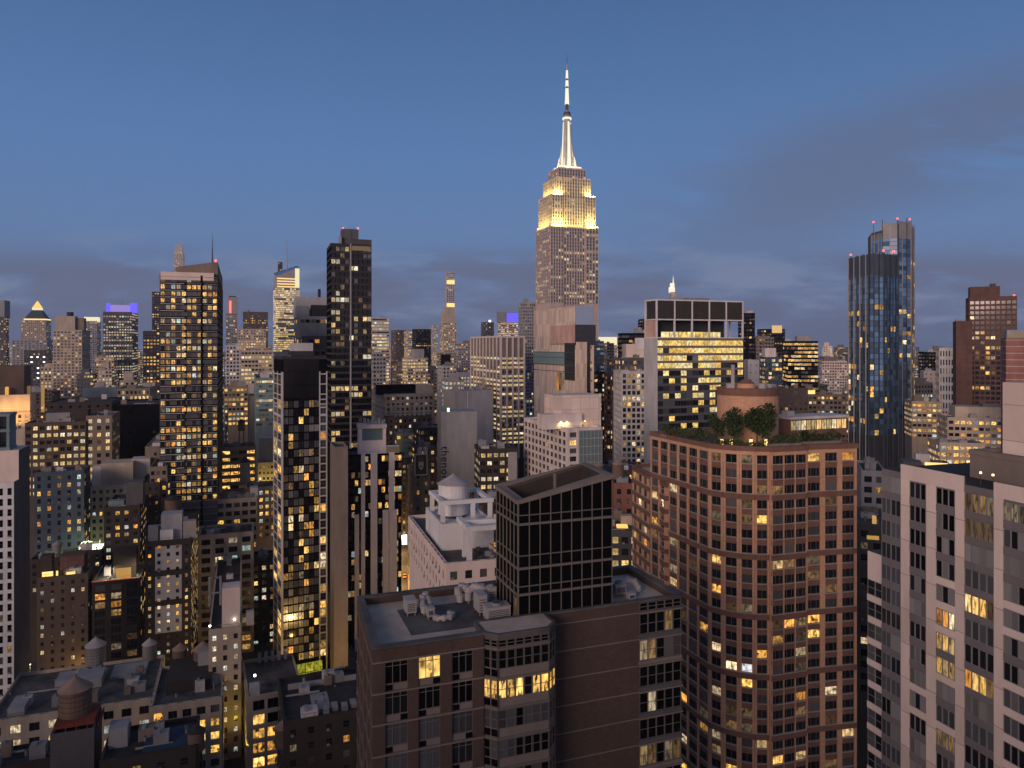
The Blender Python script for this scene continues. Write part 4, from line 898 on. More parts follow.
bd('mechanical_block', 'grey block with pale penthouse and lit terrace left of the dark slab tower', 294, 300, 330, 316, 430, 'grey', 400, bw=3, fh=3.6, ww=2.4, wh=2, lit=.06, sty=0, dep=.1, depth=24, extras=[('box', 296, 328, 297, 10, 10, 'grey_light'), ('drum', 318, 321, 289, 12, 2, 'dark'), ('box', 297, 309, 306, 2, 6, 'grey'), ('box', 312, 327, 305, 2, 5, 'dark')])
i = bd('office_block', 'dark block with an amber lit terrace band below the grey mechanical block', 297, 302, 332, 336, 410, 'dark_grey', 400, bw=3, fh=3.4, ww=2.4, wh=2, lit=.05, sty=0, dep=.1, depth=20, roof='roof_light', extras=[('box', 303, 331, 326, 1.5, .3, 'lit_big', 'terrace_room'), ('box', 301, 332, 323, 1, 16, 'grey')])
bd('mechanical_block', 'pale boxy plant housing on a dark block above the slim black tower', 288, 291, 314, 351, 300, 'dark', 420, bw=3, fh=3.4, ww=2.4, wh=2, lit=.0, sty=0, dep=0, depth=14, extras=[('box', 291, 313, 343, 1, 8, 'grey_light')], clutter=0)
# slim black tower
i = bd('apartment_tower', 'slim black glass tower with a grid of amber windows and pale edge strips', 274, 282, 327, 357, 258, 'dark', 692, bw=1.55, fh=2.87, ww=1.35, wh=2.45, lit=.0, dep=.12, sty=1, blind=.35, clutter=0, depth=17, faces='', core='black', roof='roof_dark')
def slim():
    r = i['root']; wins = Wins(r); w_ = i['w']; zt = i['zt']; wb = MB(); T = frame2((0, 0), (1, 0)); e0 = w_*.82; rr = random.Random(3)
    for x in (0, e0): wb.box(x, x+.35, 0, .5, 0, zz(372, 258), 'grey_light', T)
    wb.box(w_-.35, w_, 0, .5, 0, zz(372, 258), 'grey_light', T); wb.box(-.35, 0, 0, .5, 0, zz(372, 258), 'grey_light', T)
    TW = frame2((0, i['d']), (0, -1)); Ld = i['d']
    for a in (Ld-.6, Ld/2-.3, 0): wb.box(a, a+.6, 0, .25, 0, zz(372, 258), 'grey_light', TW)
    z = zz(400, 258)-2.87; k = 0
    n = 7; cw = (e0-.35)/n
    while z > 8:
        wb.box(.35, e0, 0, .1, z+2.5, z+2.87, 'black', T)
        wb.box(e0, w_, 0, .45, z+2.45, z+2.87, 'grey_light', T); wb.box(0, Ld, 0, .2, z+2.45, z+2.87, 'grey_light', TW)
        for c in range(n):
            st = rr.random(); pm = 'lit_warm' if st < .2 else 'lit_dim' if st < .28 else rr.choice(['glass_black', 'glass_grey', 'glass_dark', 'glass_grey', 'glass_blind', 'glass_curtain'])
            wins.add((0, 0), (1, 0), .4+c*cw, z, cw-.12, 2.45, 2, pm, 'black')
        st = rr.random(); wins.add((0, 0), (1, 0), e0+.4, z, w_-e0-.8, 2.4, 1, 'lit_warm' if st < .4 else rr.choice(['glass_dark', 'glass_grey']), 'metal_grey')
        for aa in (.7, Ld/2+.4): st = rr.random(); wins.add((0, Ld), (0, -1), aa, z, Ld/2-1.1, 2.4, 1, 'lit_warm' if st < .45 else rr.choice(['glass_dark', 'glass_grey']), 'metal_grey')
        z -= 2.87
    for q in range(6):
        zq = zz(374, 258)-.4-q*3.6
        if q < 3: wins.add((0, 0), (1, 0), e0+.4, zq-3, w_-e0-.8, 2.9, 0, 'glass_black'); wins.add((0, Ld), (0, -1), .7, zq-3, Ld/2-1.1, 2.9, 0, 'glass_black'); wins.add((0, Ld), (0, -1), Ld/2+.4, zq-3, Ld/2-1.1, 2.9, 0, 'glass_black')
        wb.box(e0, w_, 0, .45, zq, zq+.4, 'grey_light', T); wb.box(0, Ld, 0, .2, zq, zq+.4, 'grey_light', TW)
    for q in range(3):
        for c in range(3): wins.add((0, 0), (1, 0), .5+c*(e0-.6)/3, zz(372, 258)-q*4.6, (e0-.6)/3-.06, 4.5, 0, 'glass_black')
    wb.build('edge_frame', r); wins.flush(14)
    m = MB(); T = frame2((0, 0), (1, 0))
    for c in range(4):
        for q in range(2): m.quad([T(2+c*3.0, .6, 1.2+q*3.4), T(4.8+c*3.0, .6, 1.2+q*3.4), T(4.8+c*3.0, .6, 4.4+q*3.4), T(2+c*3.0, .6, 4.4+q*3.4)], 'lobby', True, .2+c*.1)
    m.build('lit_lobby', r)
litmat('lobby', [(.8, .75, .06), (.85, .68, .08), (.65, .68, .05)], .22, .5)
slim(); H(300, 'slim black tower')
bd('party_wall_building', 'plain brown blank walled building right of the slim black tower', 330, 334, 348, 447, 250, 'taupe', 690, lit=0, bw=30, fh=30, ww=.3, wh=.3, dep=0, sty=0, depth=14, clutter=1, faces='')
bd('low_block', 'low dark block with amber street level behind the blank brown wall', 326, 336, 362, 668, 262, 'brown_dark', 700, bw=3, fh=3.4, ww=2, wh=2, lit=.3, depth=18)
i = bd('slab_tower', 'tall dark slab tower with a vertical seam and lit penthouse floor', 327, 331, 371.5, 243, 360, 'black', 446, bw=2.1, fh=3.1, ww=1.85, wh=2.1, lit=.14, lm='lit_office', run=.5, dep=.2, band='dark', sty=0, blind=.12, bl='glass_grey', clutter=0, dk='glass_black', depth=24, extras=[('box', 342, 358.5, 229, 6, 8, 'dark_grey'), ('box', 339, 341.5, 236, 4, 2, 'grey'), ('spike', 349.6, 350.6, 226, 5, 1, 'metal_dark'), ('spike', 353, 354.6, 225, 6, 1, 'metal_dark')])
m = MB(); T = frame2((0, 0), (1, 0)); x = lx(i, 350.5, 0); m.box(x-.35, x+.35, .2, .7, 20, i['zt'], 'grey', T); m.box(x+.4, i['w'], 0, .3, i['zt']-.1, zz(239.5, 365), 'metal_dark', T); m.box(x+.6, i['w']-.6, .31, .34, i['zt']-3.2, i['zt']-1, 'lit_dim', T); m.build('seam', i['root'])
for px_ in (343, 358):
    m = MB(); xx = lx(i, px_, 7); m.cyl(xx, 7, lz(i, 229, xx, 7), lz(i, 229, xx, 7)+.8, .35, .35, 'lamp_red', 8); m.build('beacon', i['root'])
H(350, 'dark slab tower')
bd('glass_block', 'teal glass low block under the ornate stone hotel', 394, 397, 416, 433, 455, 'teal_wall', 470, bw=2.4, fh=3.4, ww=2.3, wh=1.9, lit=.06, sty=0, dep=.1, dk='glass_teal', depth=18)
far('office_tower', 'white slab tower with broad lit floors right of the dark slab tower', 364, 372, 389, 317, 900, 'grey_light', 382, bw=3, ww=2.8, lit=.55, run=.3, lm='lit_office', depth=20)
far('office_block', 'grey block with a dark stripe beneath the white slab tower', 366, 373, 386, 352, 700, 'grey', 395, lit=.06, depth=20)
far('office_tower', 'brown slab tower second right of the white slab tower', 391, 396, 406, 330, 1500, 'brown', 380, lit=.06)
far('office_tower', 'grey banded tower right of the brown slab', 404, 408, 414, 331, 1450, 'grey_light', 380, lit=.5, run=.3)
far('office_tower', 'black glass tower left of the slender pencil tower', 412, 416, 431, 329, 1350, 'black', 365, lit=.08, run=.3, dk='glass_black')
far('office_tower', 'pale slim tower in the gap left of the pencil tower', 430, 433, 438, 325, 2000, 'grey_light', 380, lit=.25)
far('office_block', 'amber lit stone offices in front of the black glass tower', 402, 408, 428, 358, 900, 'beige', 385, bw=3.2, ww=2.4, lit=.7, lm='lit_office', depth=20, extras=[('box', 414, 424, 349, 4, 10, 'grey')])
far('pencil_tower', 'slender pale pencil tower with two lit bands on the skyline', 445, 446.5, 454.5, 272, 3200, 'grey_light', 330, bw=8, fh=9, ww=6, wh=6, lit=.10, dep=1, clutter=0, depth=34, extras=[])
def pencil():
    r = [o for o in COL.objects if o.get('label', '').startswith('slender pale pencil')][0]; D = 3200; wd = 8/F*D*1.05
    for y in (284, 307, 277):
        m = MB(); m.xbox(1, wd-1, -1.6, -1.1, zz(y, D), zz(y-(4 if y != 277 else 1.6), D), 'terrace_gold' if y != 277 else 'lit_pale'); m.build('lit_band', r)
pencil(); H(450, 'slender pencil tower')
far('stepped_tower', 'stepped pale tower full of small lights in front of the pencil tower', 440, 444, 456.5, 322, 1300, 'beige', 380, bw=4, ww=2.2, fh=4, lit=.42, depth=24, extras=[('box', 444, 455, 311, 2, 18, 'beige'), ('box', 446, 454, 307, 4, 12, 'beige')])
far('office_block', 'pale office base with a dark sign band below the stepped tower', 432, 437, 456, 352, 1100, 'beige', 385, lit=.4, lm='lit_office', depth=24, extras=[('box', 441, 450.5, 354.5, -.6, .5, 'black', 'sign_band', 60)])
far('office_block', 'grey glass block between the pale office base and the ribbed office tower', 455, 459, 470, 343, 1200, 'grey', 390, lit=.3, depth=24)
bd('office_block', 'grey slab with a blank side below the pale office base', 438, 443, 453, 366, 800, 'grey_light', 400, bw=4, fh=4, ww=2, wh=2, lit=.1, sty=0, depth=20)
# ornate stone hotel
i = bd('stone_hotel', 'ornate pale stone hotel with brown lower floors and a heavy cornice', 371, 386, 433, 394, 480, 'stone', 446, bw=3.2, fh=3.6, ww=1.5, wh=2.0, lit=.13, lm='lit_pale', dep=.4, sty=0, blind=.05, roof='roof_dark', extras=[('box', 378, 416, 385, 4, 10, 'black', 'mansard_roof'), ('box', 416, 433, 385, 3, 9, 'beige')])
m = MB(); Ps = [(0, 0), (i['w'], 0), (i['w'], i['d']), (0, i['d'])]
for y, t, o_ in ((396, .8, -1.3), (403, .35, -.7), (412, .5, -1.0), (415, .4, -.8)): m.ring(inset(Ps, o_), inset(Ps, .1), zz(y, 480)-t, zz(y, 480)+t, 'stone')
T = frame2((0, 0), (1, 0)); TW = frame2((0, i['d']), (0, -1)); m.build('cornice', i['root'])
m = MB(); q = inset(Ps, -.46)
m = MB()
z = zz(416.5, 480)
for TT, L in ((T, i['w']), (TW, i['d'])):
    for a, b in [(0, .85)]+[(c+1.5-.75+.85, c+3.2+.85) for c in [k*L/round(L/3.2)-.75 for k in range(int(round(L/3.2)))]]:
        pass
bd('brick_hotel_base', 'brown brick lower block of lit small windows below the stone hotel cornice', 384, 388.5, 431, 417, 470, 'brown', 460, bw=3.2, fh=3.6, ww=1.3, wh=1.7, lit=.25, lm='lit_pale', dep=.2, sty=0, blind=.05, depth=10, clutter=0)
# ribbed office tower
i = bd('office_tower', 'ribbed office tower with white columns and lit ribbon floors', 468, 501, 524, 336, 650, 'white_pink', 445, bw=3.4, fh=3.9, ww=3.3, wh=1.9, lit=.55, lm='lit_office', run=.2, sty=0, dep=.12, band='beige_dark', clutter=2, par=1, gap=18, blind=0, core='dark')
m = MB()
for O, u, L, n in (((0, 0), (1, 0), i['w'], 4), ((0, i['d']), (0, -1), i['d'], 9)):
    T = frame2(O, u)
    for k in range(n+1):
        x = L*k/n; m.box(x-.75, x+.75, .1, 1.1, 20, i['zt'], 'white_pink', T)
    m.box(0, L, .1, 1.2, i['zt']-1.5, i['zt']+.2, 'white_pink', T)
m.build('column', i['root']); H(496, 'ribbed office tower')
far('grid_tower', 'tall grey gridded slab just left of the art deco skyscraper', 519, 523, 535.5, 302, 760, 'grey', 440, bw=2.2, fh=3.4, ww=1.4, wh=2.0, lit=.05, dep=.2, bl='glass_blind', blind=.5, depth=16, extras=[])
far('office_tower', 'squat dark block with a bright beacon left of the blue lit crown', 481, 484, 494, 322, 1500, 'dark_grey', 340, lit=.05, extras=[('box', 489, 491, 320, 1, 2, 'sign_white', 'beacon')])
far('office_tower', 'rounded beige tower with an ultramarine lit crown left of the grid slab', 498, 501, 518, 322, 1450, 'beige', 345, bw=4, ww=3.4, lit=.8, lm='lit_office', depth=24, extras=[('box', 499, 518, 312, 2, 18, 'metal_grey'), ('box', 507, 518, 313, .5, 1, 'crown_blue', 'lit_crown')])
# patchwork tower before the art deco one
i = bd('patchwork_tower', 'patchwork mirror glass tower with painted beige reflections before the art deco skyscraper', 534, 575, 594, 306, 480, 'patch_beige', 470, bw=30, fh=40, ww=.5, wh=.5, lit=0, dep=0, faces='', sty=0, clutter=0, core='patch_beige', roof='roof_dark')
def patchwork():
    r = i['root']; d, w_, zt = i['d'], i['w'], i['zt']; TW = frame2((0, d), (0, -1)); T = frame2((0, 0), (1, 0))
    def fy(px): P = (i['C'][0], i['C'][1]); return d-along(P, i['N'], px)
    z = lambda y: zz(y, 490)
    m = MB(); m.box(fy(551), d+.02, 0, .5, z(343), z(325), 'pink_panel', TW); m.build('reflecting_panel', r)  # sky reflection put into the panel's matte pink colour
    m = MB(); m.box(0, w_*.95, 0, .4, z(325), zt, 'glass_mirror', T); m.box(0, w_+1, 0, .5, z(345), z(325), 'glass_dark', T); m.build('mirror_glass', r)
    m = MB(); m.box(fy(534), fy(565), 0, .5, z(365), z(352), 'glass_teal', TW); m.box(fy(565), d, 0, .4, z(380), z(343), 'glass_dark', TW); m.build('dark_glass_band', r)
    m = MB()
    for y in (344, 352.5, 358, 365.5, 372): m.box(fy(534) if y > 350 else fy(551), d, .5, .6, z(y)-.15, z(y)+.15, 'metal_dark', TW)
    m.box(0, w_, .5, .62, z(335)-.1, z(335)+.1, 'metal_dark', T); m.build('mullion_grid', r)
    m = MB(); m.box(.5, w_*.55, .2, 2.2, z(398), z(342), 'patch_beige', T); m.build('stone_strip', r)
    m = MB()
    for q in range(3): m.quad([TW(fy(557)+q*4, .3, z(391)), TW(fy(557)+q*4+3.6, .3, z(391)), TW(fy(557)+q*4+3.6, .3, z(373)), TW(fy(557)+q*4, .3, z(373))], 'lit_dim' if q else 'lit_warm', True, q*.3)
    m.box(w_*.56, w_*.8, .2, .25, z(398), z(345), 'glass_dark', T); m.build('lit_hall', r)
    wins = Wins(r)
    for k in range(14):
        for q in range(8):
            if random.random() < .25: wins.add((0, 0), (1, 0), w_*.56+.2+q*.6, z(396)+k*2.4, .5, 1.6, 0, pick(.4))
    wins.flush(20)
patchwork(); H(565, 'patchwork tower')
# --- middle ground, centre
def nomad():
    i = bd('hotel_tower', 'blank grey slab hotel wall with black lettering down its left edge', 437, 441, 477, 445, 330, 'grey', 600, lit=0, bw=40, fh=60, ww=.4, wh=.4, dep=0, faces='', depth=14, clutter=0, core='grey')
    r = i['root']; x = lx(i, 441.5, 0); m = MB(); m.xbox(x, i['w'], .3, 14, i['zt']-1, zz(412, 330), 'grey'); m.build('upper_slab', r)
    m = MB(); m.cyl(x+3.2, 1, zz(412, 330), zz(412, 330)+1.6, .5, .5, 'lamp_green', 10); m.build('green_lamp', r)
    cu = bpy.data.curves.new('lettering', 'FONT'); cu.body = 'thenor'; cu.size = 4.9; cu.extrude = .12; cu.space_character = 1.12
    cu.materials.append(MATS['black']); t = bpy.data.objects.new('lettering', cu); COL.objects.link(t); bpy.context.view_layer.update(); me = bpy.data.meshes.new_from_object(t); bpy.data.objects.remove(t); t = link('lettering', me, r)
    t.location = (lx(i, 441.3, 0), -.15, zz(446, 331)); t.rotation_euler = (R(90), R(90), 0)
    return i
nomad()
bd('slab_building', 'taller plain grey slab standing behind the lettered hotel wall', 443, 454, 493, 391, 380, 'grey', 520, lit=0, bw=40, fh=60, ww=.4, wh=.4, dep=0, faces='', depth=16, core='grey', clutter=2, extras=[('box', 467.5, 468.5, 391.5, -.3, .3, 'grey_light', 'wall_joint', 60)])
bd('brick_loft', 'dark brown brick loft with rows of bright windows beside the lettered wall', 475, 480, 518, 449, 310, 'brown_dark', 530, bw=2.8, fh=3.3, ww=1.9, wh=1.7, lit=.5, lm='lit_office', dep=.2, sty=2, blind=.05, depth=16, extras=[('box', 508, 517, 452, -.3, .3, 'grey', 'wall_panel', 62)], clutter=5)
bd('low_loft', 'brown loft below the bright brick loft, mostly hidden by the glass screen', 470, 476, 540, 500, 260, 'brown_dark', 560, bw=3, fh=3.3, ww=1.8, wh=1.7, lit=.2, depth=16)
# beige apartment block with rounded glass corner
i = bd('apartment_block', 'beige apartment block with a pink top box and lit terrace', 525, 567, 601, 428, 285, 'white_pink', 500, bw=4.2, fh=3.1, ww=2.8, wh=1.9, lit=.08, lm='lit_warm', dep=.4, sty=3, blind=.3, roof='roof_light', clutter=3, extras=[('box', 556, 601, 395, 7, 12, 'pink_concrete'), ('box', 543, 582, 414, 5, 6, 'white_pink')])
m = MB(); T = frame2((0, 0), (1, 0)); m.box(i['w']*.33, i['w'], .4, .9, zz(478, 285), zz(431, 285), 'glass_teal', T)
for k in range(7): x = i['w']*(.33+.67*k/6); m.box(x-.08, x+.08, .9, 1.0, zz(478, 285), zz(431, 285), 'metal_light', T)
for k in range(5): z = zz(431, 285)-k*3.1; m.box(i['w']*.33, i['w'], .9, 1.05, z-.12, z+.12, 'metal_light', T)
m.build('glass_bay', i['root'])
for px_ in (561, 567, 585):
    m = MB(); x = lx(i, px_, 4.7); m.cyl(x, 4.7, i['zr']+2.6, i['zr']+2.9, .25, .25, 'lamp_warm', 8); m.build('terrace_lamp', i['root'])
    c = i['C']; floodA('terrace_light', (c[0]+x*math.cos(GR)-4.2*math.sin(GR), c[1]+x*math.sin(GR)+4.2*math.cos(GR), i['zr']+2.5), 120, .5, (0, .3, -1), (1, .7, .3), .5)
# striped tower with pink fins
def striped():
    i = bd('striped_tower', 'black glass tower with pink vertical fins and a framed penthouse', 345, 348, 401.5, 455, 290, 'black', 600, lit=0, bw=40, fh=60, ww=.4, wh=.4, dep=0, faces='', depth=18, core='black', clutter=0, roof='roof_dark')
    r = i['root']; wins = Wins(r); z = i['zt']-3; T = frame2((0, 0), (1, 0)); n = 16; cw = i['w']/n
    while z > 10:
        for c in range(n):
            wins.add((0, 0), (1, 0), c*cw+.05, z, cw-.1, 2.2, 0, pick(.16 if c < n-3 else .4, .08, 'lit_warm', 'glass_black'))
        z -= 3.1
    wins.flush(14)
    for a, b, top in ((361, 365, 455), (370.6, 377.2, 455), (388.8, 394.3, 455), (354.5, 358.8, 515), (382.5, 388.3, 512), (391.5, 396.6, 512)):
        m = MB(); o = 1.2 if top > 500 else .5; m.box(lx(i, a, 0), lx(i, b, 0), -.2, o, 0, zz(top, 290)+(.4 if top < 500 else 0), 'stripe_pink', T); m.build('fin', r)
    m = MB(); x0, x1 = lx(i, 359, 1), lx(i, 386, 1); zr = i['zr']; z1, z2, zp = zz(441, 292), zz(429, 292), zz(425, 292)
    m.xbox(x0, x1, 1, 8, zr, z1, 'stripe_pink'); m.xbox(x0, x0+1.2, 1, 8, z1, z2, 'stripe_pink'); m.xbox(x1-1.2, x1, 1, 8, z1, z2, 'stripe_pink'); m.xbox(x0-.3, x1+.3, .7, 8.2, z2, zp, 'white_pink'); m.xbox(x0+1.3, x1-1.3, 3, 7, z1+.01, z2-.01, 'glass_teal'); m.build('penthouse', r)
    m = MB()
    for k in range(6): m.xbox(x0+2+k*1.4, x0+2.9+k*1.4, 3, 5, zp+.01, zp+random.uniform(.8, 2.6), 'metal_light')
    m.build('roof_plant', r)
    m = MB(); m.xbox(x1+.5, i['w']-.5, 2, 5, zr, zz(448, 292), 'lit_dim'); m.build('terrace_room', r)
striped()
# pale building with the big tank and pergola
def tank_building():
    D = 150; i = bd('apartment_block', 'pinkish pale apartment block with a white roof pergola behind the brown block', 409, 446, 505, 563, D, 'pink_plain', 600, bw=3.4, fh=3.0, ww=1.5, wh=1.7, lit=.02, dep=.3, sty=1, blind=.5, clutter=0, roof='roof_grey', depth=44)
    r = i['root']; zr = i['zr']; nx = i['N']
    def Y(px, x=0.0): P = (i['C'][0]+x*i['E'][0], i['C'][1]+x*i['E'][1]); return along(P, i['N'], px)
    zt = zz(520, 168)
    m = MB(); m.xbox(1.6, 13.5, 12, 30, zr, zt, 'white'); m.ring([(1.6, 12), (13.5, 12), (13.5, 30), (1.6, 30)], [(2, 12.4), (13.1, 12.4), (13.1, 29.6), (2, 29.6)], zt-.01, zt+.5, 'white'); bk = m.build('bulkhead', r)
    m = MB(); m.xbox(6.6, 7.9, 11.9, 11.99, zr+.2, zr+2.6, 'lit_dim'); m.build('door', bk)
    # white concrete frames
    m = MB(); x0, x1, y0, y1 = 2.0, 13.8, 14, 26; z1 = zz(494, 172)
    for x in (x0, (x0+x1)/2+1, x1-.9):
        for y in (y0, y1): m.xbox(x, x+.9, y, y+.9, zt, z1-.9, 'white')
    for y in (y0, y1): m.xbox(x0-.3, x1+.3, y-.05, y+.95, z1-.9, z1, 'white')
    for x in (x0, x1-.9): m.xbox(x-.05, x+.95, y0+.95, y1-.05, z1-.9, z1-.003, 'white')
    m.build('tank_frame', r)
    m = MB(); z2 = zz(524, 156); x0, x1, y0, y1 = 5.0, 14.5, 2.0, 11.8
    for x in (x0, x1-1): m.xbox(x, x+1, y0, y0+1, zr, z2-1, 'white')
    m.xbox(x0, x0+1, 6, 7, zr, z2-1, 'white')
    for y in (y0, 7.5): m.xbox(x0-.3, x1+.3, y-.05, y+1.05, z2-1, z2, 'white')
    for x in (x0, x1-1): m.xbox(x-.05, x+1.05, y0+1.05, y1, z2-1, z2-.003, 'white')
    m.build('pergola', r)
    m = MB()
    for k in range(14): x = random.uniform(7, 13); y = random.uniform(2, 9); m.xbox(x, x+.9, y, y+.7, zr, zr+random.uniform(.4, 1.1), random.choice(['metal_grey', 'metal_dark', 'brown']))
    m.build('roof_plant', r)
    c = i['C']; E, N = i['E'], i['N']
    def w(x, y, z): return (c[0]+x*E[0]+y*N[0], c[1]+x*E[1]+y*N[1], z)
    return i, w(7.2, 21, zt), zt
ti, tpos, tz = tank_building()
def water_tank(label, loc, r, h, cone, leg, mat='tank_grey', rmat='metal_light', legs=True, name='water_tank'):
    t = thing(name, label, 'water tank', loc, random.uniform(0, 1))
    m = MB(); m.cyl(0, 0, leg, leg+h, r, r*.97, mat, 24)
    m.build('barrel', t)
    if mat in ('wood', 'tank_grey'):
        m = MB()
        for k in range(6): z = leg+h*(.08+k*.16); m.cyl(0, 0, z, z+.07, r*1.012, r*1.012, 'metal_dark', 24)
        m.build('hoops', t)
    m = MB(); m.cyl(0, 0, leg+h, leg+h+.12, r*1.06, r*1.06, rmat, 24); m.cyl(0, 0, leg+h+.12, leg+h+cone, r*1.06, .12, rmat, 24); m.cyl(0, 0, leg+h+cone, leg+h+cone+.25, .12, .12, rmat, 8); m.build('cone_roof', t)
    if legs and leg > .4:
        m = MB(); m.cyl(0, 0, leg-.3, leg-.01, r*1.04, r*1.04, 'metal_dark', 16); m.build('platform', t)
        for k in range(4):
            a = math.pi/4+k*math.pi/2; m = MB(); m.tube((r*.95*math.cos(a), r*.95*math.sin(a), 0), (r*.8*math.cos(a), r*.8*math.sin(a), leg-.3), .12, 'metal_dark'); m.build('leg', t)
        m = MB()
        for k in range(4):
            a = math.pi/4+k*math.pi/2; b = a+math.pi/2; m.tube((r*.93*math.cos(a), r*.93*math.sin(a), leg*.15), (r*.82*math.cos(b), r*.82*math.sin(b), leg*.8), .05, 'metal_dark', 5)
        m.build('cross_brace', t)
    else:
        m = MB(); m.cyl(0, 0, 0, leg, r*.9, r*.9, 'metal_dark', 16); m.build('base', t)
    return t
def tank_px(label, pl, pr, ytop, ybar, ybot, D, mat, rmat, yfoot=None, name='water_tank'):
    """measured tank: cone tip row, eave row, barrel bottom row, roof row"""
    p = pt((pl+pr)/2, D); r = (pr-pl)/2/F*D; zb = zz(ybot, D); zf = zz(yfoot, D) if yfoot else zb-.6
    return water_tank(label, (*p, zf), r, zz(ybar, D)-zb, zz(ytop, D)-zz(ybar, D), max(zb-zf, .3), mat, rmat, yfoot is not None, name)
Dt = tpos[1]; tank_px('big round white water tank under a concrete frame on the pale block', 438, 468, 474, 483.5, 513, Dt, 'white', 'metal_light')
# billboard building and the avenue side
i = bd('billboard_building', 'narrow tan building carrying a tall portrait billboard', 408, 414, 430, 470, 330, 'beige_dark', 590, bw=4, fh=3.6, ww=1.2, wh=1.8, lit=.05, dep=.1, depth=16, clutter=0)
b = thing('billboard', 'tall framed billboard with a pale blurred face on dark ground', 'billboard', (*pt(414.5, 326), zz(476, 326)), GR)
Lb = along(pt(414.5, 326), (math.cos(GR), math.sin(GR)), 427.5); hb = zz(454, 326)-zz(476, 326)
m = MB(); m.xbox(0, Lb, 0, .5, 0, hb, 'beige'); m.build('frame', b); m = MB(); m.xbox(.5, Lb-.5, -.05, -.001, .6, hb-.5, 'brown_dark'); m.build('poster', b)
m = MB()
def oval(cx_, cz_, a, c_, y, mt):
    ps = [(cx_+a*math.cos(t*.3927), y, cz_+c_*math.sin(t*.3927)) for t in range(16)]; m.quad(ps, mt)
oval(Lb*.5, hb*.52, Lb*.20, hb*.26, -.06, 'beige'); oval(Lb*.5, hb*.74, Lb*.24, hb*.12, -.07, 'brown'); oval(Lb*.5, hb*.42, Lb*.09, hb*.035, -.07, 'brown_dark'); m.build('portrait', b)
for k in range(2):
    p = pt(420+k*5.5, 334); tank_r = 1.0
    water_tank(['left', 'right'][k]+' one of two pale drums standing above the portrait billboard', (*p, zz(454, 334)), 1.1, 2.2, .5, .4, 'metal_light', 'metal_light', False, 'roof_drum')
bd('avenue_block', 'dark brown block with sloping signs left of the billboard building', 400, 402, 411, 462, 440, 'brown_dark', 560, bw=3, fh=3.3, ww=1.6, wh=1.8, lit=.3, depth=16)
bd('avenue_block', 'shadowed block behind the billboard with scattered lights', 412, 420, 440, 448, 400, 'brown_dark', 560, bw=3, fh=3.3, ww=1.6, wh=1.8, lit=.3, depth=20, clutter=4)
bd('avenue_block', 'dark block with a greenish roof beside the ornate stone hotel', 413, 420, 447, 428, 440, 'brown_dark', 470, bw=3, fh=3.5, ww=1.6, wh=1.8, lit=.12, depth=20, clutter=4, sty=0)

# --- centre right
i = bd('office_building', 'office building with a white roof frame, dark louvres and golden lit floors', 645, 657, 743, 338, 350, 'grey', 445, bw=3.1, fh=3.6, ww=2.95, wh=2.2, lit=.0, dep=.15, faces='', clutter=0, core='dark_grey')
def framed_office():
    r = i['root']; w_, d, zt = i['w'], i['d'], i['zt']; wins = Wins(r); T = frame2((0, 0), (1, 0)); TW = frame2((0, d), (0, -1)); wb = MB()
    wb.prism([(-.6, -.6), (0, -.6), (0, d), (-.6, d)], 0, zt, 'grey_light')
    n = 15; cw = w_/n; z = zt-3.6; k = 0; rr = random.Random(11)
    while z > 40:
        wb.box(0, w_, 0, .35, z+2.45, z+3.6, 'taupe' if k < 5 else 'dark_grey', T); st = True
        for c in range(n):
            if k < 4: p = .97 if not (k == 3 and c > 10) else .2
            elif k < 6: p = .6 if (c % 2 == 0 or c > 8) else .12
            else: p = .22
            pm = 'lit_gold' if rr.random() < p else rr.choice(['glass_black', 'glass_dark', 'glass_grey'])
            if k == 2 and c in (6,): pm = 'glass_teal'
            wins.add((0, 0), (1, 0), c*cw+.03, z, cw-.06, 2.45, 2 if k > 3 else 0, pm, 'metal_dark')
        z -= 3.6; k += 1
    wb.build('side_wall', r); wins.flush(20)
    # open roof frame
    m = MB(); z1, z2 = zz(320, 350), zz(299, 350); fr = 'white'; xs = [w_*q/5 for q in range(6)]
    for x in xs:
        for y in (0, d-.8): m.xbox(x-.35, x+.35, y, y+.7, zt-.5, z2, fr)
    for zq in (zt-.2, z1, z2-.6):
        for y in (0, d-.8): m.xbox(-.36, w_+.36, y-.02, y+.72, zq, zq+.6, fr)
        for x in (0, w_): m.xbox(x-.36, x+.36, .72, d-.82, zq, zq+.597, fr)
    m.build('roof_frame', r)
    m = MB(); m.xbox(.4, w_-.4, .2, d-1, z1+.7, z2-.7, 'brown_dark'); m.xbox(w_*.4, w_*.68, 6, 12, z2-.7, z2+1.4, 'metal_grey'); m.build('louvre_screen', r)
    m = MB(); m.xbox(w_*.1, w_*.86, 6, d-2, zt-.8, z1-.003, 'dark'); pt_ = m.build('penthouse', r)
    for q in range(7):
        m = MB(); a = w_*(.12+.10*q); win_geo(m, frame2((0, 5.95), (1, 0)), a, zt-.3, w_*.095, 3.4, 0, 'lit_gold', q*.14); m.build('window', pt_)
    m = MB(); m.xbox(-.3, .2, 1, d-1, zt, z1-.2, 'pink_panel'); m.build('side_screen', r)
litmat('lit_gold', [(1, .66, .16), (1, .72, .24), (1, .60, .14), (1, .78, .36)], .65, 1.1, pat=.55)
framed_office(); H(695, 'golden lit framed office')
far('spired_tower', 'floodlit tiered crown and needle spire behind the framed office', 669, 671, 677, 292, 2100, 'grey_light', 300, lit=.3, depth=14, clutter=0, extras=[('drum', 670.2, 676, 287, 2, 4, 'mast_light', 'lit_tier'), ('drum', 671, 675.2, 283, 3, 4, 'mast_light', 'lit_tier'), ('spike', 671.8, 674.6, 275, 8, 1, 'mast_light', 'lit_spire')])
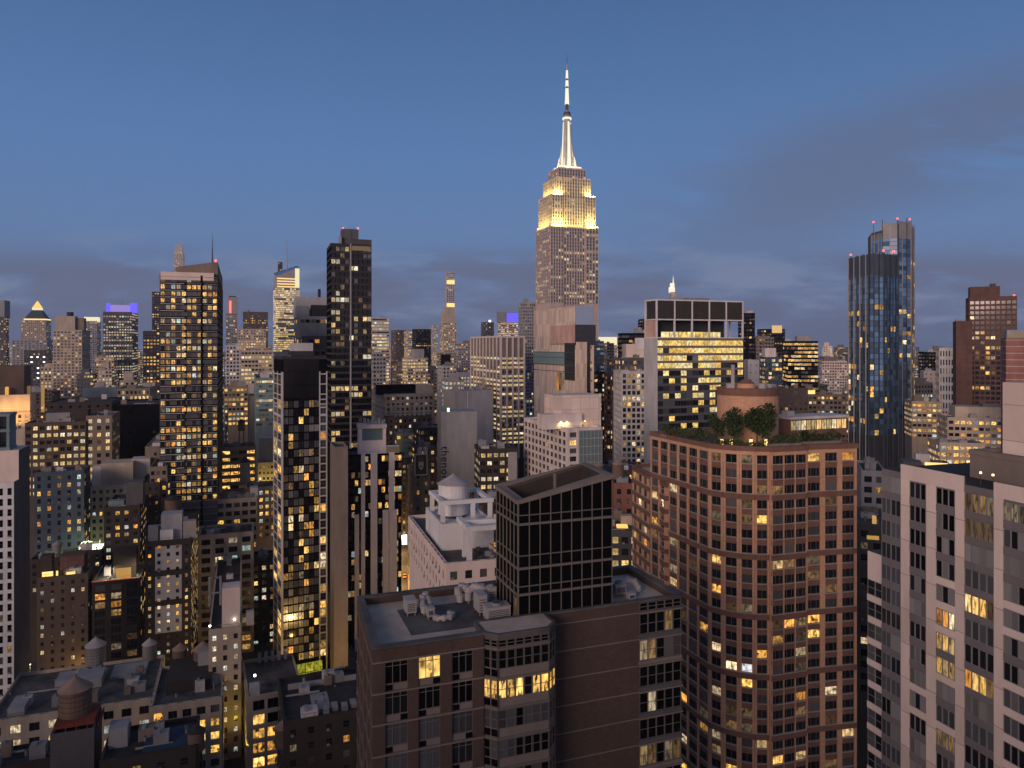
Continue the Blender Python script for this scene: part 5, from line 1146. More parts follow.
far('office_tower', 'black slab with a bright corner light behind the framed office left side', 638, 641, 655, 319, 900, 'black', 345, lit=.25, lm='lit_warm', depth=24)
bd('office_block', 'black office block with one lit row left of the framed office', 618, 622, 650, 333, 620, 'black', 380, bw=3, fh=3.8, ww=2.8, wh=2, lit=.06, sty=0, dep=.1, depth=20, dk='glass_black')
bd('stone_block', 'pale pink windowless box with a white sign left of the framed office', 622, 626, 647, 344, 520, 'pink_plain', 362, lit=0, bw=40, fh=50, ww=.3, wh=.3, faces='', dep=0, depth=12, extras=[('box', 635, 646, 349, -.3, .25, 'white', 'wall_sign', 125)])
bd('gridded_block', 'white gridded apartment block directly left of the framed office', 614, 622, 650, 371, 430, 'grey_light', 470, bw=2.9, fh=3.3, ww=1.9, wh=2.2, lit=.22, dep=.4, core='dark', sty=0, blind=.12, depth=24)
bd('gridded_block', 'dim lower tier with lamps on top of the white gridded block', 612, 624, 650, 358, 470, 'dark_grey', 400, bw=3, fh=3.5, ww=1.8, wh=2, lit=.22, sty=0, dep=.1, depth=20)
bd('brick_row', 'narrow red brick facade in the slot right of the patchwork tower', 604, 607, 614, 374, 540, 'brick_red', 450, bw=3, fh=3.6, ww=1.6, wh=2, lit=.15, dep=.15, depth=20, sty=0)
far('office_tower', 'pale tower with a lit white crown right of the art deco shaft', 596, 599, 617, 345, 1200, 'grey_light', 360, lit=.2, depth=24, extras=[('box', 599, 617, 337, 1, 18, 'crown_pale', 'lit_crown')])
far('office_block', 'pale narrow block below the lit white crown', 604, 607, 614, 343, 950, 'beige', 400, lit=.1, depth=20)
far('glass_tower', 'dark blue glass block peeking right of the patchwork tower', 590, 593, 604, 341, 640, 'slate', 400, bw=3, ww=2.8, lit=.15, depth=20, dk='glass_blue')
bd('dark_block', 'dark lower block full of tiny lights right of the patchwork tower', 584, 590, 606, 372, 560, 'dark', 450, bw=3, fh=3.6, ww=2.2, wh=2, lit=.3, sty=0, dep=.1, depth=20)
far('office_tower', 'black slab rising right behind the framed office', 738, 743, 755, 313, 800, 'black', 400, lit=.03, depth=24, dk='glass_black')
far('office_block', 'black block with a lit sign row on top, right of the slab', 757, 761, 785, 329, 950, 'black', 380, lit=.10, run=.3, depth=24, dk='glass_black', extras=[('box', 772, 782, 333, -1.2, .5, 'lit_office', 'lit_sign', 145)])
far('stone_tower', 'brown stone block with a cluttered roof before the black block', 750, 756, 774, 337, 800, 'taupe', 390, lit=.05, depth=20, clutter=4)
bd('office_block', 'blue grey glass block with a pale upper storey before the brown stone block', 760, 765, 782, 357, 650, 'slate', 400, bw=3, fh=3.8, ww=2.6, wh=2.2, lit=.25, sty=0, dep=.1, depth=20, dk='glass_blue', extras=[('box', 765, 776, 348, .4, 12, 'white_pink')])
far('office_block', 'wide black office block with broken rows of amber lights', 783, 788, 818, 341, 680, 'black', 398, bw=3, fh=3.7, ww=2.9, wh=2, lit=.4, run=.3, lm='lit_warm', depth=30, dk='glass_black', extras=[('box', 797, 812, 336, 5, 12, 'grey')])
far('stone_tower', 'old pinkish stone block with many dim windows right of the black offices', 817, 822, 847, 361, 1050, 'pink_plain', 400, lit=.18, lm='lit_pale', depth=30, clutter=4, extras=[('box', 824, 838, 357, 3, 20, 'taupe')])
bd('low_block', 'grey low block with vents between the framed office and black offices', 744, 748, 759, 360, 500, 'grey_light', 400, bw=4, fh=5, ww=.6, wh=.8, lit=0, sty=0, dep=0, depth=20)
bd('dim_block', 'dim brown block with tiny lights just behind the roof garden', 752, 760, 808, 388, 480, 'brown', 440, bw=3, fh=3.5, ww=1.5, wh=1.6, lit=.12, sty=0, dep=.1, depth=24, clutter=5)
bd('dim_block', 'stone block with a glowing gold roof lantern behind the roof garden', 786, 796, 850, 394, 560, 'taupe', 440, bw=3, fh=3.6, ww=2, wh=1.8, lit=.25, sty=0, dep=.2, depth=24, clutter=5, extras=[('drum', 804, 817, 390.5, 3, 3, 'terrace_gold', 'lit_lantern'), ('drum', 806.5, 814, 384.5, 4, 3, 'taupe')])

# --- right part
def glass_pair():
    for (label, pts, D, top, step) in (('taller silvery glass tower with a stepped crown and red beacons', [(871, 20), (882, 4), (898, 0), (911, 6), (914.5, 24)], 600, 221, True), ('dark blue faceted glass tower with pale vertical fins in front', [(848.5, 24), (869, 0), (884, 1), (898.5, 10)], 480, 254, False)):
        xy = [((px-CX)/F*(D+dy), D+dy) for px, dy in pts]; o = xy[0]; back = [(xy[-1][0]+4, D+40), (xy[0][0]+10, D+46)]
        P = [(x-o[0], y-o[1]) for x, y in xy+back]; r = thing('glass_tower', label, 'glass tower', (*o, 0)); zt = zz(top, D); wb = MB(); wins = Wins(r); fin = MB()
        wb.prism(P, 0, zt-(7 if step else 1.5), 'dark' if not step else 'dark_grey')
        for k in range(len(xy)-1):
            A, B = P[k], P[k+1]; L = math.hypot(B[0]-A[0], B[1]-A[1]); u = ((B[0]-A[0])/L, (B[1]-A[1])/L); T = frame2(A, u); n = max(2, int(L/(3.2 if not step else 4.2))); b = L/n
            hk = zt-(0 if not step else [9, 1.5, 0, 2, 5][k] if k < 5 else 4)
            for j in range(n+1):
                x = min(max(j*b, .25), L-.25); fin.box(x-.25, x+.25, 0, .45 if not step else .25, 0, hk+.6+(random.choice([0, 2.5, 6, 1, -3]) if step else 0), 'metal_light' if ((step and j % 2) or (k == 0 and j % 2 == 0)) else ('slate' if j % 2 else 'dark'), T)
            wb.box(0, L, 0, .06, zt-14, hk, 'slate' if not step else 'metal_grey', T)
            for fl in range(60):
                z = hk-4-fl*3.55
                if z < 60: break
                row = random.random()
                for j in range(n):
                    p = 0 if fl < 8 else (.07 if not step else .10)
                    if not step and k == 0 and 19 < fl < 26: p = .35
                    if row < .10: p *= 4.0
                    if not step and fl == 9 and k == 1 and 0 < j < 5: p = 1
                    wins.add(A, u, j*b+.3, z, b-.6, 3.2, 0, 'lit_warm' if random.random() < p else (('glass_mirror' if k == 0 and j % 2 == 0 else 'glass_blue') if not step else random.choice(['glass_mirror', 'glass_blue'])))
        wb.build('core_wall', r); fin.build('fin', r); wins.flush(16)
        m = MB(); m.quad([(*q, zt-(6.9 if step else 1.4)) for q in inset(P, .5)], 'roof_dark'); m.build('roof', r)
        for px, dy in ((pts[0][0]+3, pts[0][1]), (pts[len(pts)//2][0], 2), (pts[-1][0]-4, 6)):
            m = MB(); q = ((px-CX)/F*(D+dy)-o[0], D+dy-o[1]); m.cyl(q[0], q[1]+1, zt-8, zt+2, .25, .2, 'metal_dark', 6); m.cyl(q[0], q[1]+1, zt+2, zt+3, .6, .6, 'lamp_red', 8); m.build('beacon', r)
        if step:
            m = MB(); m.tube((12, 6, zt), (22, 2, zt+6), .35, 'metal_light'); m.tube((12, 6, zt-4), (12, 6, zt+3), .5, 'metal_light'); m.build('roof_crane', r)
glass_pair(); H(880, 'blue glass towers')
i = bd('brown_tower', 'tall brown brick tower with dark window columns at the right', 966, 969.5, 1017, 297, 520, 'maroon', 440, bw=3.2, fh=3.5, ww=2.3, wh=2.1, lit=.12, lm='lit_warm', run=.5, sty=0, dep=.3, blind=.02, depth=26, clutter=1, extras=[('box', 970, 1000, 286.5, 3, 14, 'maroon'), ('drum', 990, 996, 283.5, 5, 3, 'metal_dark')], gap=2.5)
m = MB(); m.cyl(i['w']-1.5, 1, i['zt'], i['zt']+1, .5, .5, 'lamp_red', 8); m.build('beacon', i['root']); H(990, 'tall brown tower')
bd('brown_slab', 'plain brown brick slab attached left of the tall brown tower', 953, 956, 972.5, 321, 500, 'maroon', 440, lit=0, bw=40, fh=70, ww=.4, wh=.5, faces='', dep=0, depth=18, clutter=1)
i = far('lattice_tower', 'white diamond lattice slab left of the brown slab', 936, 939.5, 953.5, 348, 600, 'white', 440, bw=2.2, fh=7, ww=.9, wh=4.4, lit=0, blind=0, dep=.2, depth=14)
far('office_block', 'black block behind the white lattice slab', 918, 922, 938, 352, 850, 'black', 400, lit=.04, depth=24, dk='glass_black')
bd('stone_block', 'pale low stone block left of the white lattice slab', 920, 924, 938, 371, 700, 'pink_plain', 400, bw=4, fh=4, ww=1, wh=1.6, lit=.03, sty=0, dep=.2, depth=20)
bd('lit_office', 'long low offices with blazing amber floors right of the glass towers', 905, 912, 942, 401, 560, 'beige', 435, bw=3.2, fh=3.8, ww=2.6, wh=1.9, lit=.75, lm='lit_warm', sty=0, dep=.3, depth=24, clutter=4)
bd('stepped_office', 'terraced beige offices with lit window rows below the brown tower', 938, 948, 1003, 417, 420, 'beige', 470, bw=3.0, fh=3.5, ww=2.3, wh=1.8, lit=.5, lm='lit_warm', sty=0, dep=.3, depth=24, extras=[('box', 955, 1003, 407, 7, 14, 'beige'), ('box', 983, 1003, 404, 10, 10, 'taupe')], clutter=3)
bd('stepped_office', 'lower lit terrace block at the foot of the terraced beige offices', 928, 940, 985, 442, 380, 'beige', 480, bw=3.0, fh=3.5, ww=2.3, wh=1.8, lit=.6, lm='lit_warm', sty=0, dep=.3, depth=20)
i = bd('brick_tower', 'red brick tower with pale floor bands at the right edge', 1001, 1006, 1042, 338, 360, 'brick_row', 470, lit=0, bw=40, fh=70, ww=.4, wh=.5, faces='', dep=0, depth=20, clutter=0, core='brick_row')
m = MB(); T = frame2((0, 0), (1, 0)); TW = frame2((0, 20), (0, -1))
for k in range(14):
    z = i['zt']-1-k*3.2; m.box(0, i['w'], 0, .15, z-.12, z+.12, 'grey_light', T); m.box(0, 20, 0, .15, z-.12, z+.12, 'grey_light', TW)
m.build('floor_band', i['root']); m = MB(); m.xbox(.5, i['w']-.5, 1.5, 12, i['zr'], zz(330, 363), 'grey'); m.box(.8, 8, -1.52, -1.40, i['zr']+.6, i['zr']+3, 'lit_dim'); m.build('penthouse', i['root'])
bd('loft_block', 'grey low loft in the gap between the two apartment towers', 856, 862, 886, 470, 235, 'grey', 580, bw=3, fh=3.3, ww=2.2, wh=1.9, lit=.15, dep=.3, sty=2, blind=.2, depth=22, clutter=6, roof='roof_dark')
bd('loft_block', 'dark block with a gold lit entrance in the gap between the apartment towers', 850, 858, 896, 523, 200, 'dark_grey', 690, bw=3, fh=3.2, ww=1.8, wh=1.8, lit=.2, dep=.2, depth=22, roof='roof_grey', extras=[('box', 873, 876.5, 517, 2, 2, 'lit_big', 'lit_dormer'), ('box', 867, 879, 536, -.4, .4, 'lit_warm', 'lit_band', 67.8)])
bd('roof_block', 'dark block with a golden glowing terrace just behind the pink tower', 900, 912, 962, 470, 180, 'dark_grey', 520, bw=3, fh=3.2, ww=1.8, wh=1.8, lit=.1, dep=.1, depth=20, roof='roof_dark', extras=[('box', 925, 948, 463, 2, .4, 'terrace_gold', 'lit_band'), ('box', 903, 922, 462, 4, 5, 'metal_dark')])
bd('brick_block', 'dull brick block with a roof tank left of the rounded tower', 610, 614, 634, 483, 240, 'brick_red', 560, bw=3, fh=3.2, ww=1.4, wh=1.7, lit=.03, dep=.15, depth=16, clutter=3)
bd('low_block', 'grey roofed low block with gold skylights left of the rounded tower', 596, 600, 640, 530, 210, 'dark_grey', 600, bw=2.6, fh=3.3, ww=2.0, wh=1.9, lit=.4, lm='lit_office', dep=.2, depth=22, roof='roof_grey', extras=[('box', 617, 628, 526.5, 6, 3, 'lit_warm', 'skylight'), ('box', 621, 632, 516, 10, 3, 'beige')])
bd('low_block', 'dark block with scattered lights behind the sloped glass screen', 598, 604, 648, 470, 300, 'brown_dark', 540, bw=3, fh=3.2, ww=1.6, wh=1.8, lit=.25, dep=.1, depth=22, clutter=4)
tank_px('squat brown water tank on the dull brick block', 612, 624, 459, 464, 478, 246, 'wood', 'wood_roof', 484)
tank_px('small brown water tank just right of the sloped screen', 594, 604, 462, 465, 476, 250, 'wood', 'wood_roof', 484)
bd('low_block', 'brown block supporting the small tank behind the sloped screen', 588, 592, 612, 484, 246, 'brown', 560, bw=3, fh=3.2, ww=1.6, wh=1.8, lit=.1, dep=.1, depth=12)

# ------------------------------------------------------------------ lower left: roofs, tanks, bulkheads
def roofs():
    i = bd('loft_building', 'long pale loft with a wide bluish roof crossing the lower left', -14, 153, 166, 697, 205, 'beige', 775, bw=4.2, fh=3.9, ww=2.4, wh=2.2, lit=.4, lm='lit_pale', dep=.35, sty=2, blind=.1, roof='roof_grey', depth=30, clutter=14, thr=20)
    m = MB(); x0 = i['x0']
    for a, b, y, dp, h in ((.10, .2, 3, 8, 2.0), (.44, .62, 14, 8, 2.6), (.66, .9, 18, 9, .8), (.3, .42, 18, 7, 1.6)): m.xbox(x0+a*i['w'], x0+b*i['w'], y, y+dp, i['zr']+.004, i['zr']+h, 'grey')
    m.build('roof_bulkhead', i['root'])
    j = bd('loft_building', 'pale loft with amber lit top windows right of the long loft', 151, 222, 229, 696, 204, 'beige', 775, bw=3.4, fh=3.7, ww=2.2, wh=2.1, lit=.45, lm='lit_big', dep=.35, sty=2, blind=.2, roof='roof_grey', depth=26, clutter=8)
    m = MB(); m.xbox(j['x0']+3, j['x1']-3, 8, 24, j['zr']+.004, j['zr']+3.6, 'brown_dark'); m.xbox(j['x1']-7, j['x1']-1, 16, 22, j['zr']+3.6, j['zr']+7.5, 'grey'); m.build('roof_bulkhead', j['root'])
    k = bd('brick_tower_block', 'narrow tan block with a pink bulkhead and yellow lit side', 209, 241, 256, 626, 216, 'beige', 775, bw=3.0, fh=3.0, ww=1.1, wh=1.5, lit=.45, lm='lit_pale', dep=.1, sty=1, blind=.2, roof='roof_dark', clutter=3, extras=[('box', 222, 240, 588, 3, 6, 'pink_plain'), ('box', 246, 254, 612, 2, 2, 'metal_light')])
    c = k['C']; floodA('roof_lamp', (c[0]-6, c[1]+2, k['zt']+2.5), 220, .6, (.2, .2, -1), (1, .95, .8), .6); p = pt(236, 210)
    floodA('alley_lamp', (p[0]+1.5, p[1]-2, 8), 500, 7, (.05, .22, 1), (1, .72, .12), 1.5)
    m = MB(); m.cyl(-8.5, 2.5, k['zt'], k['zt']+.4, .3, .3, 'lamp_white', 8); m.cyl(-1.8, 2.5, k['zt']+1, k['zt']+1.4, .3, .3, 'lamp_white', 8); m.build('roof_lamps', k['root'])
    for n in range(2):
        m = MB(); m.xbox(-9+n*3, -8.4+n*3, 4, 4.6, k['zt']+5.5, k['zt']+14, 'metal_grey'); m.xbox(-9+n*.1, -5.4, 4+n*1.5, 4.3+n*1.5, k['zt']+9+n*4, k['zt']+9.4+n*4, 'metal_grey'); m.build('steel_frame', k['root'])
    l = bd('loft_building', 'pale loft with three tall floors of blazing amber windows', 243, 248, 303, 697, 207, 'beige', 775, bw=3.3, fh=4.0, ww=2.5, wh=2.7, lit=.0, dep=.4, sty=2, blind=0, dk='glass_black', roof='roof_grey', depth=26, clutter=0, faces='W', core='beige')
    wins = Wins(l['root']); wb = MB(); T = frame2((0, 0), (1, 0)); z = l['zt']-1.2-2.9
    cols = [(lx(l, a, 0), lx(l, b, 0)) for a, b in ((253, 264.5), (267.5, 279), (282, 297))]
    xs = [0]+[q for c_ in cols for q in c_]+[l['w']]
    for q in range(0, len(xs), 2): wb.box(xs[q], xs[q+1], 0, .4, 0, l['zt'], 'beige', T)
    for fl in range(6):
        wb.box(-.01, l['w'], 0, .43, z+2.8, z+(4.2 if fl == 0 else 3.95), 'beige', T)
        for q, (a, b) in enumerate(cols): wins.add((0, 0), (1, 0), a, z, b-a, 2.8, 2, 'lit_big' if fl > 1 and q < 2 else 'lit_warm' if (fl == 1 and q == 0) else 'glass_black', 'metal_dark')
        z -= 4.0
    wb.build('front_wall', l['root']); wins.flush(14)
    for q in range(5):
        t = thing('condenser', ['leftmost', 'second', 'middle', 'fourth', 'rightmost'][q]+' pale condenser in the row of five on the loft roof', 'air conditioner', (0, 0, 0), GR, 'condensers in a row on the loft roof')
        C = l['C']; x = lx(l, 258+q*6.5, 22); t.location = (C[0]+x*l['E'][0]+22*l['N'][0], C[1]+x*l['E'][1]+22*l['N'][1], l['zr']+.5)
        m = MB(); m.xbox(0, .9, 0, .8, .4, 3.4, 'metal_light'); m.xbox(-.06, .96, -.06, .86, 3.4, 3.55, 'metal_grey'); m.build('housing', t); m = MB(); m.xbox(.05, .2, .1, .7, 0, .4, 'metal_dark'); m.xbox(.7, .85, .1, .7, 0, .4, 'metal_dark'); m.build('foot', t)
        m = MB(); m.cyl(.45, .4, 3.55, 3.75, .35, .35, 'metal_dark', 10); m.build('fan', t)
    C = l['C']; m = MB(); m.xbox(.6, 3.2, 1.2, 4.4, l['zr'], l['zr']+2.8, 'grey_light'); m.xbox(2.2, 2.8, 10, 10.6, l['zr']+2, l['zr']+2.5, 'lamp_white'); m.build('roof_hut', l['root'])
    # near bulkhead with the big tank, and the roofs at the bottom edge
    b = bd('bulkhead_tower', 'plain grey stair tower in the bottom left corner with a red steel rim', 50, 94, 102, 728, 148, 'dark_grey', 790, lit=0, bw=40, fh=60, ww=.3, wh=.3, faces='', dep=0, depth=9, clutter=0, core='dark_grey', roof='roof_dark')
    m = MB(); m.xbox(b['x0']+.3, b['x1']-.1, 1.2, 8.5, b['zt']+.3, b['zt']+1.1, 'rust')
    for q in range(5): m.xbox(b['x0']+.4+q*1.9, b['x0']+.6+q*1.9, 1.3, 8.4, b['zt']-.8, b['zt']+.3, 'rust')
    m.build('red_steel_rim', b['root'])
    d1 = bd('dark_block', 'dark brick block with a bluish tarp covered roof at the bottom', 100, 196, 206, 745, 150, 'brown_dark', 800, lit=.1, bw=4, fh=3.5, ww=1.5, wh=1.6, dep=.1, depth=13, roof='roof_dark', clutter=4)
    m = MB(); m.xbox(d1['x1']-10, d1['x1']-1, 1.5, 10, d1['zr']+.004, d1['zr']+.6, 'blue_tarp'); m.xbox(d1['x0']+.5, d1['x0']+4, 6, 10, d1['zr']+.004, d1['zr']+4, 'grey'); m.build('roof_shed', d1['root'])
    d2 = bd('dark_block', 'low dark building filling the bottom left corner below the loft', -20, 92, 104, 752, 165, 'brown_dark', 800, lit=.06, bw=4, fh=3.5, ww=1.5, wh=1.6, dep=.1, depth=9, roof='roof_dark', clutter=5)
    d3 = bd('dark_block', 'dark roofed block with a grey stair hut left of the brown apartment block', 278, 284, 372, 722, 170, 'brown_dark', 800, lit=.05, bw=4, fh=3.5, ww=1.5, wh=1.6, dep=.1, depth=24, roof='roof_dark', clutter=6, extras=[('box', 313, 331, 731, 5, 9, 'grey'), ('box', 334, 336, 718, 16, .6, 'metal_light')])
    m = MB()
    for q in range(5): m.xbox(9+q*2.2, 10.4+q*2.2, 2+(q % 2), 4.4+(q % 2), d3['zr']+.004, d3['zr']+1.2, 'metal_grey')
    m.xbox(2, d3['w']-1, 18, 18.5, d3['zr']+.004, d3['zr']+1.3, 'grey'); m.build('roof_plant', d3['root'])
    d4 = bd('dark_block', 'unlit block stepping up behind the dark roofed block', 310, 318, 368, 693, 205, 'brown_dark', 760, lit=.08, bw=4, fh=3.5, ww=1.5, wh=1.6, dep=.1, depth=14, roof='roof_dark', clutter=4)
roofs()
tank_px('largest wooden water tank with a tan cone above the red steel rim', 60.5, 90, 676, 688, 718.5, 152, 'wood', 'wood_roof', 724)
tank_px('tall pale roofed water tank on legs at the back of the bluish roof', 86.5, 105, 637, 645, 663, 228, 'tank_grey', 'metal_light', 677)
tank_px('grey water tank on a trestle right of the tall pale roofed one', 143, 156, 638, 644, 659, 232, 'tank_grey', 'metal_light', 673)
tank_px('brown water tank with a tan cone, left of the two side by side', 173, 187, 643, 649, 666, 224, 'wood', 'wood_roof', 676)
tank_px('brown water tank with a tan cone, right of the two side by side', 194, 212, 641, 649, 664, 222, 'wood', 'wood_roof', 678)
tank_px('black shadowed water tank before the amber loft windows', 188, 204, 724, 731, 748, 152, 'wood', 'roof_dark', 765)
tank_px('wooden water tank beside the blazing amber windows', 275, 291, 720, 727, 744, 172, 'wood', 'wood_roof', 768)
tank_px('wooden water tank on a dark stepped roof near the brown block', 310, 328, 682, 690, 705, 208, 'wood', 'wood_roof', 713)
tank_px('dim round tank on the snowy looking loft corner', 165, 181, 495, 499, 512, 300, 'wood', 'roof_dark', 524)
tank_px('dark pointed water tank before the amber ribbon windows', 240, 250, 456, 462, 482, 345, 'tank_grey', 'roof_dark', 496)
tank_px('black water tank on the low loft behind the white ribbon block', 238, 245, 419, 422, 430, 400, 'wood', 'roof_dark', 444)
tank_px('small tank beside the courtyard shed under the slate blue block', 53, 62, 541, 544, 553, 282, 'tank_grey', 'metal_grey', 559)

# ------------------------------------------------------------------ roof garden on the rounded tower
def leaves(mb, c, rad, n, size, mats):
    for _ in range(n):
        while True:
            q = [random.uniform(-1, 1) for _ in range(3)]
            s = sum(x*x for x in q)
            if .12 < s < 1: break
        p = Vector((c[0]+q[0]*rad[0], c[1]+q[1]*rad[1], c[2]+q[2]*rad[2]))
        a = Vector([random.gauss(0, 1) for _ in range(3)]).normalized(); b = a.orthogonal().normalized(); s = size*random.uniform(.6, 1.3); d = a.cross(b)*.6
        mb.quad([tuple(p-b*s), tuple(p-d*s), tuple(p+b*s), tuple(p+d*s)], random.choice(mats))
def tree(label, px, D, ytop, ybase, rpx, n=900, mats=('foliage',), size=.28):
    p = pt(px, D); zb = zz(ybase, D); h = zz(ytop, D)-zb; r = rpx/F*D
    t = thing('roof_tree', label, 'tree', (*p, zb))
    m = MB(); m.cyl(0, 0, 0, h*.45, .2, .13, 'bark', 8)
    for k in range(6):
        a = k*1.05; m.tube((0, 0, h*.3), (r*.6*math.cos(a), r*.6*math.sin(a), h*random.uniform(.5, .8)), .06, 'bark', 5)
    m.build('trunk', t)
    m = MB()
    for k in range(9):
        a = random.uniform(0, 6.3); q = random.uniform(0, .72); leaves(m, (r*q*math.cos(a), r*q*math.sin(a)*.8, h*random.uniform(.38, .82)), (r*.52, r*.5, h*.24), n//9, size, mats)
    m.build('crown', t)
def hedge(label, p0, p1, D0, D1, ybase, hh, n, mats):
    a, b = pt(p0, D0), pt(p1, D1); t = thing('planter_hedge', label, 'hedge', (*a, zz(ybase, D0)), math.atan2(b[1]-a[1], b[0]-a[0]))
    L = math.hypot(b[0]-a[0], b[1]-a[1]); m = MB(); m.xbox(0, L, -.4, .4, 0, .6, 'taupe'); m.build('planter', t)
    m = MB(); k = max(3, int(L/1.0))
    for q in range(k): leaves(m, ((q+.5)*L/k, random.uniform(-.3, .3), .6+hh*random.uniform(.2, .55)), (.75, .7, hh*random.uniform(.3, .6)), n//k, .2, mats)
    m.build('foliage', t)
G1, G2 = ('foliage',), ('foliage', 'foliage', 'foliage_light')
tree('broad dark roof tree, largest before the brick drum', 757, 156.5, 405, 447, 20, 2600, G1, .36)
tree('dark roof tree leaning left of the largest before the drum', 734, 157.5, 409, 447, 15, 1900, G1, .34)
tree('narrow green climber covered tree at the left edge of the drum', 717.5, 159, 409, 444, 8, 1000, G2, .25)
tree('small round tree at the left end of the roof garden', 700, 162, 427, 440, 6, 400, G2, .22)
tree('small bushy tree right of the drum before the lit pavilion', 806, 157, 430, 444, 6, 400, G2, .22)
hedge('long loose hedge along the left parapet of the roof garden', 662, 710, 170, 155.2, 436.5, 2.8, 1500, G2)
hedge('low hedge along the curved front parapet below the trees', 712, 766, 154.6, 150.6, 447, 1.6, 1000, G2)
hedge('pale leaved hedge right of the trees on the roof garden', 768, 800, 151.4, 152.8, 446.5, 2.4, 1000, G2)
hedge('dark hedge before the lit pavilion on the roof garden', 800, 840, 154.5, 157, 444.5, 2.6, 1200, G1)
for k, px in enumerate((722, 731, 751, 766)):
    p = pt(px, 154.8); t = thing('garden_lamp', ['first', 'second', 'third', 'fourth'][k]+' glowing garden lantern from the left under the roof trees', 'lantern', (*p, zz(448, 154.8)), 0, 'garden lanterns on the rounded tower')
    m = MB(); m.cyl(0, 0, 0, .5, .08, .08, 'metal_dark', 8); m.build('post', t); m = MB(); m.cyl(0, 0, .5, 1.9, .32, .38, 'terrace_gold', 10); m.build('lamp_shade', t); m = MB(); m.cyl(0, 0, 1.9, 2.2, .42, .05, 'metal_dark', 10); m.build('cap', t)
    l = bpy.data.lights.new('lantern_light', 'POINT'); l.energy = 60; l.color = (1, .68, .25); l.shadow_soft_size = .4; o = bpy.data.objects.new('lantern_light', l); COL.objects.link(o); o.parent = t; o.location = (0, -.7, 1.4)

